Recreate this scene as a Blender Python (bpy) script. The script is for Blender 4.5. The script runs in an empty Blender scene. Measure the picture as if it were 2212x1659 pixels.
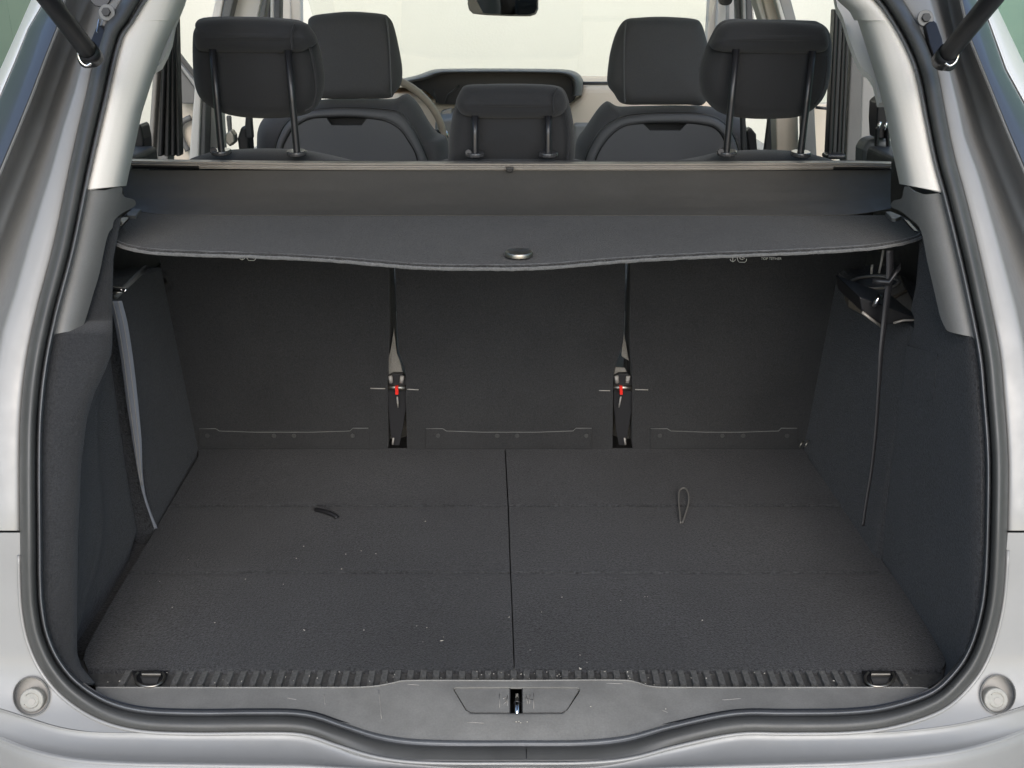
import bpy, bmesh, math, random
from mathutils import Vector, Matrix, noise
from mathutils.geometry import delaunay_2d_cdt
random.seed(7)
S = bpy.context.scene
C = S.collection

# ------------------------------------------------------------------ camera
CAM_Z = 1.45
PITCH = math.radians(21.1)
FPX = 2246.6                      # focal length, in pixels of a 2212 px wide picture
cd = bpy.data.cameras.new('camera')
cam = bpy.data.objects.new('camera', cd); C.objects.link(cam)
cam.location = (0, 0, CAM_Z)
cam.rotation_euler = (math.radians(90) - PITCH, 0, 0)
cd.sensor_width = 36; cd.lens = FPX / 2212 * 36
cd.clip_start = 0.02; cd.clip_end = 300
S.camera = cam
# ------------------------------------------------------------------ world, sun, exposure
w = bpy.data.worlds.new('World'); S.world = w; w.use_nodes = True
nt = w.node_tree; bg = nt.nodes['Background']
sky = nt.nodes.new('ShaderNodeTexSky'); sky.sky_type = 'NISHITA'; sky.sun_disc = False
SUN_EL, SUN_AZ = math.radians(37), math.radians(176)     # azimuth clockwise from +Y: behind the car, to the left
sky.sun_elevation = SUN_EL; sky.sun_rotation = SUN_AZ
sky.air_density = 1.0; sky.dust_density = 1.3; sky.ozone_density = 1.0
nt.links.new(sky.outputs[0], bg.inputs[0]); bg.inputs[1].default_value = 0.15
sl = bpy.data.lights.new('sun', 'SUN'); sl.energy = 0.95; sl.angle = math.radians(55); sl.color = (1.0, 0.95, 0.88)
so = bpy.data.objects.new('sun', sl); C.objects.link(so)
sdir = Vector((math.sin(SUN_AZ)*math.cos(SUN_EL), math.cos(SUN_AZ)*math.cos(SUN_EL), math.sin(SUN_EL)))
so.rotation_euler = sdir.to_track_quat('Z', 'Y').to_euler(); so.location = (-3, -4, 8)
S.view_settings.view_transform = 'Standard'; S.view_settings.look = 'None'
S.view_settings.exposure = 1.15; S.view_settings.gamma = 1
S.cycles.max_bounces = 10; S.cycles.diffuse_bounces = 6; S.cycles.glossy_bounces = 5
S.cycles.transparent_max_bounces = 12

# ------------------------------------------------------------------ rays: measurements in the photograph turned into metres
cp, sp = math.cos(PITCH), math.sin(PITCH)
def ray(px, py):
    u = (px - 1106) / FPX; v = (829.5 - py) / FPX
    return Vector((u, cp + v*sp, -sp + v*cp))
O = Vector((0, 0, CAM_Z))
def PY(px, py, d):
    r = ray(px, py); return O + r * (d / r.y)
def PZ(px, py, z):
    r = ray(px, py); return O + r * ((z - CAM_Z) / r.z)
def PX(px, py, x):
    r = ray(px, py); return O + r * (x / r.x)
_prof = [(0.30,.598),(0.90,.600),(0.97,.601),(1.02,.612),(1.06,.65),(1.09,.75),(1.12,.865),(1.185,1.0),(1.27,1.12),(1.38,1.25),(1.54,1.40),(1.72,1.55),(2.0,1.75)]
def cr(p0, p1, p2, p3, t):
    return 0.5*((2*p1)+(-p0+p2)*t+(2*p0-5*p1+4*p2-p3)*t*t+(-p0+3*p1-3*p2+p3)*t*t*t)
def smooth(pts, n=8, closed=False):
    P = [Vector(p) for p in pts]; m = len(P); out = []
    for i in range(m if closed else m-1):
        if closed: a, b, c, d = P[i-1], P[i], P[(i+1) % m], P[(i+2) % m]
        else: a, b, c, d = P[max(i-1, 0)], P[i], P[i+1], P[min(i+2, m-1)]
        for k in range(n): out.append(cr(a, b, c, d, k/n))
    if not closed: out.append(P[-1])
    return out
def resample(pts, n):
    P = [Vector(p) for p in pts]; L = [0]
    for a, b in zip(P, P[1:]): L.append(L[-1] + (b-a).length)
    out = []; j = 0
    for i in range(n):
        s = L[-1]*i/(n-1)
        while j < len(L)-2 and L[j+1] < s: j += 1
        t = (s-L[j])/max(L[j+1]-L[j], 1e-9); out.append(P[j].lerp(P[j+1], min(max(t, 0), 1)))
    return out
PROF = smooth([(a, b, 0) for a, b in _prof], 12)
def OP(px, py, off=0.0):          # point on the surface of the tailgate opening, shifted by off into the car
    r = ray(px, py); k = r.z / r.y; pg = pd = None
    for q in PROF:
        d = q.x + off; g = CAM_Z + d*k - q.y
        if pg is not None and pg > 0 >= g:
            t = pg/(pg-g); dd = pd + (d-pd)*t; return O + r*(dd/r.y)
        pg, pd = g, d
    return O + r*(1.9/r.y)
def interp(tab, y):
    if y <= tab[0][1]:
        a, b = tab[0], tab[1]; return a[0] + (b[0]-a[0])*(y-a[1])/(b[1]-a[1])
    for a, b in zip(tab, tab[1:]):
        if y <= b[1]: return a[0] + (b[0]-a[0])*(y-a[1])/(b[1]-a[1])
    a, b = tab[-2], tab[-1]; return a[0] + (b[0]-a[0])*(y-a[1])/(b[1]-a[1])

# ------------------------------------------------------------------ materials
def mat(name, col, rough=0.6, metal=0.0, bump=None, speck=None, coat=0.0, sheen=0.0, spec=None, patch=None, aniso=None):
    m = bpy.data.materials.new(name); m.use_nodes = True; t = m.node_tree; b = t.nodes['Principled BSDF']
    b.inputs['Base Color'].default_value = (*col, 1); b.inputs['Roughness'].default_value = rough
    b.inputs['Metallic'].default_value = metal
    if coat: b.inputs['Coat Weight'].default_value = coat; b.inputs['Coat Roughness'].default_value = .06
    if sheen: b.inputs['Sheen Weight'].default_value = sheen; b.inputs['Sheen Roughness'].default_value = .5
    if spec is not None: b.inputs['Specular IOR Level'].default_value = spec
    tc = t.nodes.new('ShaderNodeTexCoord')
    src = None
    def nz(scale, detail=2, rgh=.6):
        n = t.nodes.new('ShaderNodeTexNoise'); n.inputs['Scale'].default_value = scale
        n.inputs['Detail'].default_value = detail; n.inputs['Roughness'].default_value = rgh
        t.links.new(tc.outputs['Object'], n.inputs['Vector']); return n
    if speck or patch:
        mx = t.nodes.new('ShaderNodeMix'); mx.data_type = 'RGBA'; mx.blend_type = 'MULTIPLY'; mx.inputs[0].default_value = 1
        mx.inputs[6].default_value = (*col, 1)
        def ramp(n, lo, hi, a, c):
            r = t.nodes.new('ShaderNodeMapRange'); r.inputs['From Min'].default_value = lo; r.inputs['From Max'].default_value = hi
            r.inputs['To Min'].default_value = a; r.inputs['To Max'].default_value = c
            t.links.new(n.outputs['Fac'], r.inputs['Value']); return r
        outs = []
        if speck: outs.append(ramp(nz(speck[0], 3, .7), .3, .7, 1-speck[1], 1+speck[1]))
        if patch: outs.append(ramp(nz(patch[0], 4, .6), .3, .7, 1-patch[1], 1+patch[1]))
        o = outs[0].outputs[0]
        if len(outs) == 2:
            mm = t.nodes.new('ShaderNodeMath'); mm.operation = 'MULTIPLY'
            t.links.new(outs[0].outputs[0], mm.inputs[0]); t.links.new(outs[1].outputs[0], mm.inputs[1]); o = mm.outputs[0]
        t.links.new(o, mx.inputs[7]); t.links.new(mx.outputs[2], b.inputs['Base Color'])
        if patch:
            rr = ramp(nz(patch[0]*2.3, 5, .65), .3, .7, max(rough-.09, .03), min(rough+.09, 1)); t.links.new(rr.outputs[0], b.inputs['Roughness'])
    if bump:
        n = nz(bump[0], 3, .65); bp = t.nodes.new('ShaderNodeBump'); bp.inputs['Strength'].default_value = bump[1]
        bp.inputs['Distance'].default_value = bump[2] if len(bump) > 2 else .001
        t.links.new(n.outputs['Fac'], bp.inputs['Height']); t.links.new(bp.outputs[0], b.inputs['Normal'])
    return m
M = {}
M['carpet'] = mat('black needle felt carpet', (.030,.0302,.031), .95, bump=(420,1,.003), speck=(300,.8), sheen=.12, spec=.2, patch=(3.2,.24))
M['carpet2'] = mat('black seat back carpet', (.029,.0293,.030), .95, bump=(600,.7,.0012), speck=(420,.30), sheen=.1, spec=.2, patch=(3.5,.16))
M['felt'] = mat('charcoal felt cover', (.031,.030,.0285), .95, bump=(420,1,.003), speck=(330,.6), sheen=.15, spec=.2, patch=(4,.22))
M['feltedge'] = mat('grey felt fibre', (.11,.11,.106), .95, speck=(300,.3), sheen=.3)
M['vinyl'] = mat('charcoal roller fabric', (.064,.060,.053), .62, bump=(900,.35,.0006), speck=(700,.15), patch=(8,.08))
M['fabric'] = mat('dark grey seat fabric', (.027,.0275,.029), .9, bump=(1100,.6,.0008), speck=(900,.22), sheen=.15, spec=.25)
M['fabric2'] = mat('grey front seat fabric', (.084,.083,.085), .9, bump=(1100,.6,.0008), speck=(900,.22), sheen=.15, spec=.25)
M['shell'] = mat('grey moulded seat shell', (.115,.114,.116), .62, bump=(900,.25,.0005), speck=(600,.08))
M['plastic'] = mat('grey grained plastic', (.135,.135,.13), .5, bump=(900,.22,.0006), speck=(500,.06), patch=(14,.06))
M['sill'] = mat('worn grey sill plastic', (.175,.172,.16), .55, bump=(700,.25,.0006), speck=(400,.10), patch=(22,.13))
M['dplastic'] = mat('dark grained plastic', (.034,.034,.034), .55, bump=(900,.3,.0006), speck=(500,.1), patch=(12,.1))
M['dust'] = mat('dusty dark ribbed plastic', (.055,.054,.051), .6, bump=(500,.4,.001), speck=(300,.30), patch=(40,.22))
M['black'] = mat('black plastic', (.012,.012,.013), .35)
M['gloss'] = mat('black enamelled steel', (.014,.014,.016), .38, coat=.15)
M['cass'] = mat('taupe satin aluminium rail', (.30,.275,.24), .42, .3, patch=(9,.1))
M['cupm'] = mat('dark plastic with painted brown glow', (.16,.135,.105), .34)  # dark plastic; the brown glow reflected in it is painted into the base colour
M['arm'] = mat('black satin strut sleeve', (.018,.018,.02), .5)
M['rubber'] = mat('black rubber weatherstrip', (.058,.058,.055), .45, bump=(600,.12,.0005), patch=(10,.16))
M['lip'] = mat('shiny rubber lip', (.11,.115,.12), .34, patch=(20,.15))
M['trim'] = mat('light grey pillar plastic', (.70,.67,.61), .8, bump=(900,.15,.0004), speck=(500,.02), patch=(4,.02))
M['cream'] = mat('beige moulded trim', (.62,.55,.45), .6, bump=(700,.15,.0004))
M['dash'] = mat('taupe dashboard plastic', (.68,.56,.42), .6, bump=(500,.3,.0006))
M['chrome'] = mat('bright zinc steel', (.85,.83,.8), .12, 1.0)
M['steel'] = mat('dull steel', (.35,.33,.29), .38, 1.0)
M['red'] = mat('red plastic tab', (.80,.03,.02), .4)
M['white'] = mat('white print', (.7,.7,.66), .7)
M['crumb'] = mat('pale lint and crumbs', (.45,.42,.36), .8)
M['cord'] = mat('grey cord', (.11,.105,.095), .8)
M['strap'] = mat('grey woven webbing', (.20,.21,.235), .45, bump=(900,.4,.0005))
M['wall'] = mat('cream rendered wall', (.69,.675,.585), .9, bump=(60,.35,.004), speck=(90,.025), patch=(1.5,.015))
M['green'] = mat('pale green painted wall', (.34,.50,.36), .7, bump=(40,.1,.002), patch=(1.2,.03))
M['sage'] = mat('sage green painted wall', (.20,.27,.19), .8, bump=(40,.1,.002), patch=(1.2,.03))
M['cushion'] = mat('pale grey cushion fabric', (.20,.19,.17), .9, bump=(900,.4,.001), speck=(500,.2))
M['ground'] = mat('grey concrete', (.25,.255,.265), .9, bump=(80,.4,.003), speck=(60,.12), patch=(1.3,.12))
M['stop'] = mat('grey buffer cap', (.27,.265,.24), .5, 0.1, speck=(200,.1))
M['glove'] = mat('mid grey plastic', (.30,.285,.26), .55)
def paintmat():
    m = mat('silver metallic paint', (.265,.263,.254), .5, .2, coat=.25, patch=(16,.02))
    return m
M['paint'] = paintmat()
def glassmat(name, tint):
    m = bpy.data.materials.new(name); m.use_nodes = True; t = m.node_tree; t.nodes.clear()
    o = t.nodes.new('ShaderNodeOutputMaterial'); tr = t.nodes.new('ShaderNodeBsdfTransparent'); tr.inputs[0].default_value = (*tint, 1)
    g = t.nodes.new('ShaderNodeBsdfGlossy'); g.inputs['Roughness'].default_value = .02
    lw_ = t.nodes.new('ShaderNodeLayerWeight'); lw_.inputs[0].default_value = .5
    pw = t.nodes.new('ShaderNodeMath'); pw.operation = 'POWER'; pw.inputs[1].default_value = 5; t.links.new(lw_.outputs['Facing'], pw.inputs[0])
    f = t.nodes.new('ShaderNodeMapRange'); f.inputs['To Min'].default_value = .04; f.inputs['To Max'].default_value = .9; t.links.new(pw.outputs[0], f.inputs['Value'])
    mx = t.nodes.new('ShaderNodeMixShader'); t.links.new(f.outputs[0], mx.inputs[0]); t.links.new(tr.outputs[0], mx.inputs[1])
    t.links.new(g.outputs[0], mx.inputs[2]); t.links.new(mx.outputs[0], o.inputs[0]); return m
M['glass'] = glassmat('clear car glass', (.97,.98,.96))
M['rearpanel'] = mat('dark slate lamp panel', (.06,.068,.08), .3, .2, coat=.4)
M['arch'] = mat('satin silver roof arch', (.78,.76,.69), .4, .35)
M['side'] = mat('blue black side carpet', (.029,.030,.0325), .95, bump=(400,1,.003), speck=(300,.7), sheen=.15, spec=.2, patch=(6,.1))
M['lin'] = mat('black lining felt', (.026,.027,.029), .95, bump=(500,.8,.002), speck=(420,.35), sheen=.15, spec=.2, patch=(5,.15))
M['valance'] = mat('pale grey valance fabric', (.20,.19,.17), .9, bump=(700,.5,.001), speck=(500,.2))
M['ribm'] = mat('scuffed rib plastic', (.082,.081,.076), .55, bump=(500,.4,.001), speck=(260,.35), patch=(60,.25))
M['glossg'] = mat('shiny black guide', (.05,.05,.052), .18, coat=.6)
M['wheelm'] = mat('taupe leather wheel rim', (.50,.42,.33), .5)
M['mirror'] = mat('mirror glass', (.85,.87,.9), .03, 1.0)

# ------------------------------------------------------------------ mesh helpers
def thing(name, label, cat, loc=(0,0,0), group=None):
    o = bpy.data.objects.new(name, None); C.objects.link(o); o.location = loc; o.empty_display_size = .1
    o['label'] = label; o['category'] = cat
    if group: o['group'] = group
    return o
def obj(name, verts, faces, m, parent=None, flat=False, solid=None, bevel=None, sub=0, away=None):
    me = bpy.data.meshes.new(name); me.from_pydata([tuple(v) for v in verts], [], [tuple(f) for f in faces])
    me.materials.append(m); me.update()
    if not flat: me.polygons.foreach_set('use_smooth', [True]*len(me.polygons))
    o = bpy.data.objects.new(name, me); C.objects.link(o)
    if parent is not None: attach(o, parent)
    if solid:
        md = o.modifiers.new('solid', 'SOLIDIFY'); md.thickness = solid; md.offset = -1; md.use_rim = True
        es = o.modifiers.new('split', 'EDGE_SPLIT'); es.split_angle = math.radians(70); es.use_edge_sharp = False
    if bevel:
        md = o.modifiers.new('bevel', 'BEVEL'); md.width = bevel; md.segments = 3; md.limit_method = 'ANGLE'; md.angle_limit = math.radians(35)
        md.harden_normals = False
        wn = o.modifiers.new('wn', 'WEIGHTED_NORMAL'); wn.keep_sharp = True
    if sub:
        md = o.modifiers.new('sub', 'SUBSURF'); md.levels = sub; md.render_levels = sub
    return o
def attach(o, parent):
    o.parent = parent
    if parent.type == 'EMPTY': o.matrix_parent_inverse = Matrix.Translation(-parent.location)
def tag(o, label, cat, group=None, kind=None):
    if label: o['label'] = label
    if cat: o['category'] = cat
    if group: o['group'] = group
    if kind: o['kind'] = kind
    return o
def face_cam(V, F, ref=O):
    n = Vector()
    for f in F[::max(1, len(F)//60)]:
        a, b, c = V[f[0]], V[f[1]], V[f[2]]; k = (b-a).cross(c-a); n += k * (1 if k.dot(ref-a) > 0 else -1) * 0
        n += Vector((1, 0, 0)) * (k.length if k.dot(ref-a) > 0 else -k.length)
    if n.x < 0: F = [tuple(reversed(f)) for f in F]
    return F
def loft(name, rails, m, parent=None, solid=.003, round_=True, **kw):
    n = len(rails[0])
    if round_ and len(rails) >= 5:
        cols = [smooth([r[j] for r in rails], 3) for j in range(n)]
        rails = [[c_[i] for c_ in cols] for i in range(len(cols[0]))]
    V = [Vector(p) for r in rails for p in r]; F = []
    for i in range(len(rails)-1):
        for j in range(n-1):
            F.append((i*n+j, i*n+j+1, (i+1)*n+j+1, (i+1)*n+j))
    F = face_cam(V, F)
    return obj(name, V, F, m, parent, solid=solid, **kw)
def inpoly(x, y, P):
    c = False; j = len(P)-1
    for i in range(len(P)):
        xi, yi, xj, yj = P[i][0], P[i][1], P[j][0], P[j][1]
        if (yi > y) != (yj > y) and x < (xj-xi)*(y-yi)/(yj-yi)+xi: c = not c
        j = i
    return c
def dseg(x, y, P):
    best = 1e9
    for i in range(len(P)):
        a = P[i-1]; b = P[i]; dx, dy = b[0]-a[0], b[1]-a[1]; L = dx*dx+dy*dy or 1e-9
        t = max(0, min(1, ((x-a[0])*dx+(y-a[1])*dy)/L)); q = math.hypot(a[0]+dx*t-x, a[1]+dy*t-y)
        if q < best: best = q
    return best
def sheet(name, outline, surf, m, parent=None, step=22, holes=(), solid=.003, **kw):
    outline = [(p[0], p[1]) for p in outline]
    vs = []; es = []
    for loop in [outline] + list(holes):
        k = len(vs); n = len(loop); vs += [Vector((p[0], p[1])) for p in loop]; es += [(k+i, k+(i+1) % n) for i in range(n)]
    x0 = min(p[0] for p in outline); x1 = max(p[0] for p in outline); y0 = min(p[1] for p in outline); y1 = max(p[1] for p in outline)
    y = y0+step/2; row = 0
    while y < y1:
        x = x0 + (step/2 if row % 2 else step)
        while x < x1:
            if inpoly(x, y, outline) and not any(inpoly(x, y, h) for h in holes) and dseg(x, y, outline) > step*.45 and all(dseg(x, y, h) > step*.3 for h in holes):
                vs.append(Vector((x, y)))
            x += step
        y += step; row += 1
    r = delaunay_2d_cdt(vs, es, [], 0, 1e-5)
    P = r[0]; F = []
    for f in r[2]:
        cx = sum(P[i].x for i in f)/len(f); cy = sum(P[i].y for i in f)/len(f)
        if inpoly(cx, cy, outline) and not any(inpoly(cx, cy, h) for h in holes): F.append(tuple(f))
    V = [surf(p.x, p.y) for p in P]
    F = face_cam(V, F)
    return obj(name, V, F, m, parent, solid=solid, **kw)
def frames(path):
    P = [Vector(p) for p in path]; T = []
    for i in range(len(P)):
        T.append((P[min(i+1, len(P)-1)] - P[max(i-1, 0)]).normalized())
    up = Vector((0, 0, 1)) if abs(T[0].z) < .9 else Vector((0, 1, 0))
    n = (up - T[0]*up.dot(T[0])).normalized(); N = []
    for t in T:
        n = (n - t*n.dot(t)).normalized(); N.append(n.copy())
    return P, T, N
def tube(name, path, r, m, parent=None, seg=10, cap=True, prof=None, **kw):
    P, T, N = frames(path); V = []; F = []
    rr = r if callable(r) else (lambda t: r)
    for i, p in enumerate(P):
        b = T[i].cross(N[i]); R = rr(i/(len(P)-1))
        for k in range(seg):
            a = 2*math.pi*k/seg; V.append(p + N[i]*math.cos(a)*R + b*math.sin(a)*R)
    for i in range(len(P)-1):
        for k in range(seg):
            F.append((i*seg+k, i*seg+(k+1) % seg, (i+1)*seg+(k+1) % seg, (i+1)*seg+k))
    if cap: F.append(tuple(reversed(range(seg)))); F.append(tuple(range(len(V)-seg, len(V))))
    return obj(name, V, F, m, parent, **kw)
def ribbon(name, path, wdt, nrm, m, parent=None, th=.0015, **kw):
    V = []; F = []
    for i, p in enumerate(path):
        w_ = wdt[i] if isinstance(wdt, list) else Vector(wdt); n_ = (nrm[i] if isinstance(nrm, list) else Vector(nrm))*th/2
        V += [p-w_/2-n_, p+w_/2-n_, p+w_/2+n_, p-w_/2+n_]
    for i in range(len(path)-1):
        for k in range(4): F.append((i*4+k, i*4+(k+1) % 4, i*4+4+(k+1) % 4, i*4+4+k))
    F += [(3, 2, 1, 0), tuple(range(len(V)-4, len(V)))]
    return obj(name, V, F, m, parent, **kw)
def box(name, a, b, m, parent=None, bevel=.003, **kw):
    x0, y0, z0 = a; x1, y1, z1 = b
    V = [Vector(p) for p in [(x0,y0,z0),(x1,y0,z0),(x1,y1,z0),(x0,y1,z0),(x0,y0,z1),(x1,y0,z1),(x1,y1,z1),(x0,y1,z1)]]
    F = [(0,3,2,1),(4,5,6,7),(0,1,5,4),(1,2,6,5),(2,3,7,6),(3,0,4,7)]
    return obj(name, V, F, m, parent, flat=True, bevel=bevel, **kw)
def hexa(name, A, B, m, parent=None, bevel=.003, **kw):   # solid between two rings of corner points
    n = len(A); V = [Vector(p) for p in A+B]; F = [tuple(range(n)), tuple(reversed(range(n, 2*n)))]
    for i in range(n): F.append((i, i+n, (i+1) % n+n, (i+1) % n))
    o = obj(name, V, F, m, parent, flat=True, bevel=bevel, **kw)
    bm = bmesh.new(); bm.from_mesh(o.data); bmesh.ops.recalc_face_normals(bm, faces=bm.faces); bm.to_mesh(o.data); bm.free()
    return o
def slab(name, outline, d, th, m, parent=None, bevel=.003, tilt=0.0, **kw):   # upright plate at distance d, outline measured at its rear face
    zc = PY(outline[0][0], outline[0][1], d).z
    A = []
    for p in outline:
        q = PY(p[0], p[1], d)
        if tilt:
            for _ in range(3): q = PY(p[0], p[1], d + (q.z-zc)*tilt)
        A.append(q)
    B = [q + Vector((0, th, 0)) for q in A]
    return hexa(name, A, B, m, parent, bevel, **kw)
def pillow(name, outline, d, T, R, m, parent=None, dome=.012, tilt=0.0, n=7, back=True):
    P = [PY(p[0], p[1], d) for p in smooth([(a, b, 0) for a, b in outline], 5, True)]
    xa, xb, za, zb = min(p.x for p in P), max(p.x for p in P), min(p.z for p in P), max(p.z for p in P)
    c = Vector(((xa+xb)/2, P[0].y, (za+zb)/2)); hx = (xb-xa)/2; hz = (zb-za)/2; R = min(R, .8*hx, .8*hz); V = []; F = []; k = len(P)
    def ring(inset, y):
        s = []
        for p in P:
            s.append(Vector((c.x+(p.x-c.x)*(1-inset/hx), p.y+y, c.z+(p.z-c.z)*(1-inset/hz))))
        return s
    rings = []
    mx = min(((p-c).x**2+(p-c).z**2)**.5 for p in P)
    RR = ring(R, 0)
    def cap(f, y): return [c.lerp(p, f) + Vector((0, y, 0)) for p in RR]
    for f in (.12, .35, .6, .82): rings.append(cap(f, -T/2-dome*(1-f*f)))
    for i in range(n, -n-1, -1):
        a = math.pi/2*i/n; rings.append(ring(R*(1-math.cos(a)), -T/2*math.sin(a)))
    for f in (.6, .15): rings.append(cap(f, T/2))
    for r in rings: V += r
    for i in range(len(rings)-1):
        for j in range(k): F.append((i*k+j, i*k+(j+1) % k, (i+1)*k+(j+1) % k, (i+1)*k+j))
    V.append(c+Vector((0, -T/2-dome, 0))); ci = len(V)-1
    for j in range(k): F.append((ci, (j+1) % k, j))
    V.append(c+Vector((0, T/2, 0))); ci = len(V)-1; b0 = (len(rings)-1)*k
    for j in range(k): F.append((ci, b0+j, b0+(j+1) % k))
    if tilt:
        for v in V: v.y += (v.z-c.z)*tilt
    o = obj(name, V, F, m, parent)
    bm = bmesh.new(); bm.from_mesh(o.data); bmesh.ops.recalc_face_normals(bm, faces=bm.faces); bm.to_mesh(o.data); bm.free()
    return o
def disc(name, c, nrm, r, th, m, parent=None, seg=32, bevel=.0015, sx=1, hole=None, **kw):
    z = Vector(nrm).normalized(); x = Vector((1, 0, 0)); x = (x-z*x.dot(z)).normalized(); y = z.cross(x)
    A = [c + x*math.cos(2*math.pi*i/seg)*r*sx + y*math.sin(2*math.pi*i/seg)*r for i in range(seg)]
    B = [p + z*th for p in A]
    return hexa(name, A, B, m, parent, bevel, **kw)
def offset_px(path, dist):
    out = []
    for i, p in enumerate(path):
        a = path[max(i-1, 0)]; b = path[min(i+1, len(path)-1)]; t = (Vector(b)-Vector(a)).normalized()
        out.append(Vector((p[0]+t.y*dist, p[1]-t.x*dist, 0)))
    return out

# ------------------------------------------------------------------ the setting
g = box('ground', (-60,-60,-.2), (60,80,0), M['ground'], bevel=None); tag(g, None, None, kind='structure')
fw = box('wall', (-2.62,6.5,0), (2.85,6.75,4.2), M['wall'], bevel=.01); tag(fw, 'cream rendered wall seen bright through the windscreen', 'wall')
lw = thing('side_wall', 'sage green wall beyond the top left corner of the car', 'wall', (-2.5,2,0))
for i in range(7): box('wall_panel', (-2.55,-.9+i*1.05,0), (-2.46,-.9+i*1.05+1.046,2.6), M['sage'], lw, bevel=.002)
rw = thing('side_wall', 'light mint green wall beyond the top right corner of the car', 'wall', (2.6,2,0))
for i in range(14): box('wall_panel', (2.62,-.95+i*.53,0), (2.70,-.95+i*.53+.524,2.6), M['green'], rw, bevel=.003)

# ------------------------------------------------------------------ the car
car = thing('car', 'silver estate car with its tailgate open showing the empty boot', 'car', (0, 3.0, 0))
# seal, measured along its outer edge
SEAL = [(330,-100),(290,-40),(262,5),(250,25),(225,62),(205,130),(190,200),(172,275),(150,375),(118,530),(82,667),(59,780),(47,890),(44,1003),(45,1178),(46,1257),(50,1319),(63,1384),(92,1448),(140,1505),(212,1551),(300,1575),(420,1581),(553,1580),(653,1583),(728,1606),(803,1629),(878,1641),(978,1645),(1106,1645),(1262,1644),(1362,1634),(1462,1608),(1590,1582),(1700,1581),(1834,1579),(1934,1566),(2034,1531),(2096,1476),(2134,1414),(2159,1331),(2170,1244),(2175,1100),(2175,978),(2166,853),(2157,760),(2134,642),(2109,530),(2081,417),(2059,337),(2041,250),(2021,150),(1991,75),(1950,5),(1915,-40),(1860,-100)]
sm = smooth([(a, b, 0) for a, b in SEAL], 5)
def opath(dist, off): return [OP(p.x, p.y, off) for p in offset_px(sm, dist)]
# rails run left-top -> bottom -> right-top; inside of the opening is on the left hand: positive offset = inwards
def sealtube(name, rails, m):
    n = len(rails[0]); V = []; F = []
    if len(rails) >= 5:
        cols = [smooth([r[j] for r in rails], 3) for j in range(n)]
        rails = [[c_[i] for c_ in cols] for i in range(len(cols[0]))]
    k = len(rails)
    for i in range(n):
        for r in rails: V.append(r[i])
    for i in range(n-1):
        for j in range(k-1): F.append((i*k+j, i*k+j+1, (i+1)*k+j+1, (i+1)*k+j))
    F = face_cam(V, F)
    return obj(name, V, F, m, car, solid=.0015)
sealm = sealtube('tailgate_seal', [opath(-1,.022), opath(-2,.006), opath(2,-.006), opath(8,-.014), opath(16,-.0175), opath(24,-.015), opath(30,-.008), opath(33,.004), opath(34,.014)], M['rubber'])
sealtube('seal_lip', [opath(33,.012), opath(36,.003), opath(39,-.003), opath(42,-.003), opath(44,.001), opath(46,.008), opath(47,.016)], M['lip'])
sealtube('seal_retainer', [opath(26,.014), opath(50,.016)], M['black'])
jx = 1137
tube('seal_joint', [OP(jx, 1643, -.002), OP(jx, 1638, -.0128), OP(jx, 1629, -.0180), OP(jx, 1620, -.0160), OP(jx, 1614, -.010)], .0006, M['black'], sealm, seg=6)

# ---- body side rails
YL = [-60,-30,0,25,62,110,150,200,250,300,375,450,530,640,712,780,890,1003,1080,1146]
R0L = [(p.x-1, p.y) for p in sm if p.x < 500 and p.y < 1200]
R1L = [(290,-60),(235,0),(200,100),(178,130),(160,200),(136,275),(108,375),(67,505),(32,630),(5,712),(-12,800),(-22,900),(-30,1146)]
RCL = [(215,-60),(190,0),(165,60),(140,130),(115,200),(85,290),(52,375),(0,505),(-50,640),(-90,780),(-110,1146)]
R2L = [(160,-60),(133,20),(125,62),(100,125),(72,200),(37,287),(0,375),(-60,505),(-120,640),(-160,780),(-180,1146)]
R3L = [(132,-60),(84,25),(62,62),(32,137),(0,212),(-60,340),(-130,505),(-190,700),(-230,1146)]
R4L = [(96,-60),(67,0),(34,75),(0,150),(-60,280),(-150,480),(-215,700),(-260,1146)]
R0R = [(p.x+1, p.y) for p in reversed(sm) if p.x > 1500 and p.y < 1200]
R1R = [(1985,-60),(2010,0),(2034,80),(2051,150),(2069,225),(2084,295),(2116,382),(2159,530),(2196,667),(2212,740),(2226,850),(2236,1146)]
RCR = [(2030,-60),(2048,0),(2065,80),(2085,150),(2108,225),(2130,295),(2162,375),(2215,505),(2262,640),(2310,1146)]
R2R = [(2060,-60),(2076,0),(2094,82),(2134,180),(2174,280),(2212,370),(2275,505),(2330,640),(2390,1146)]
R3R = [(2090,-60),(2112,0),(2134,45),(2171,150),(2212,225),(2280,340),(2350,505),(2420,700),(2450,1146)]
R4R = [(2118,-60),(2147,0),(2180,70),(2212,137),(2280,260),(2380,480),(2460,700),(2480,1146)]
def rail(tab, off, Y=YL): return [OP(interp(tab, y), y, off) for y in Y]
def mix(a, b, t): return lambda y: interp(a, y)*(1-t)+interp(b, y)*t
def railf(f, off, Y=YL): return [OP(f(y), y, off) for y in Y]
def dens(Y, n=4):
    out = []
    for a, b in zip(Y, Y[1:]): out += [a+(b-a)*k/n for k in range(n)]
    return out+[Y[-1]]
YD = dens(YL, 4)
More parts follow.
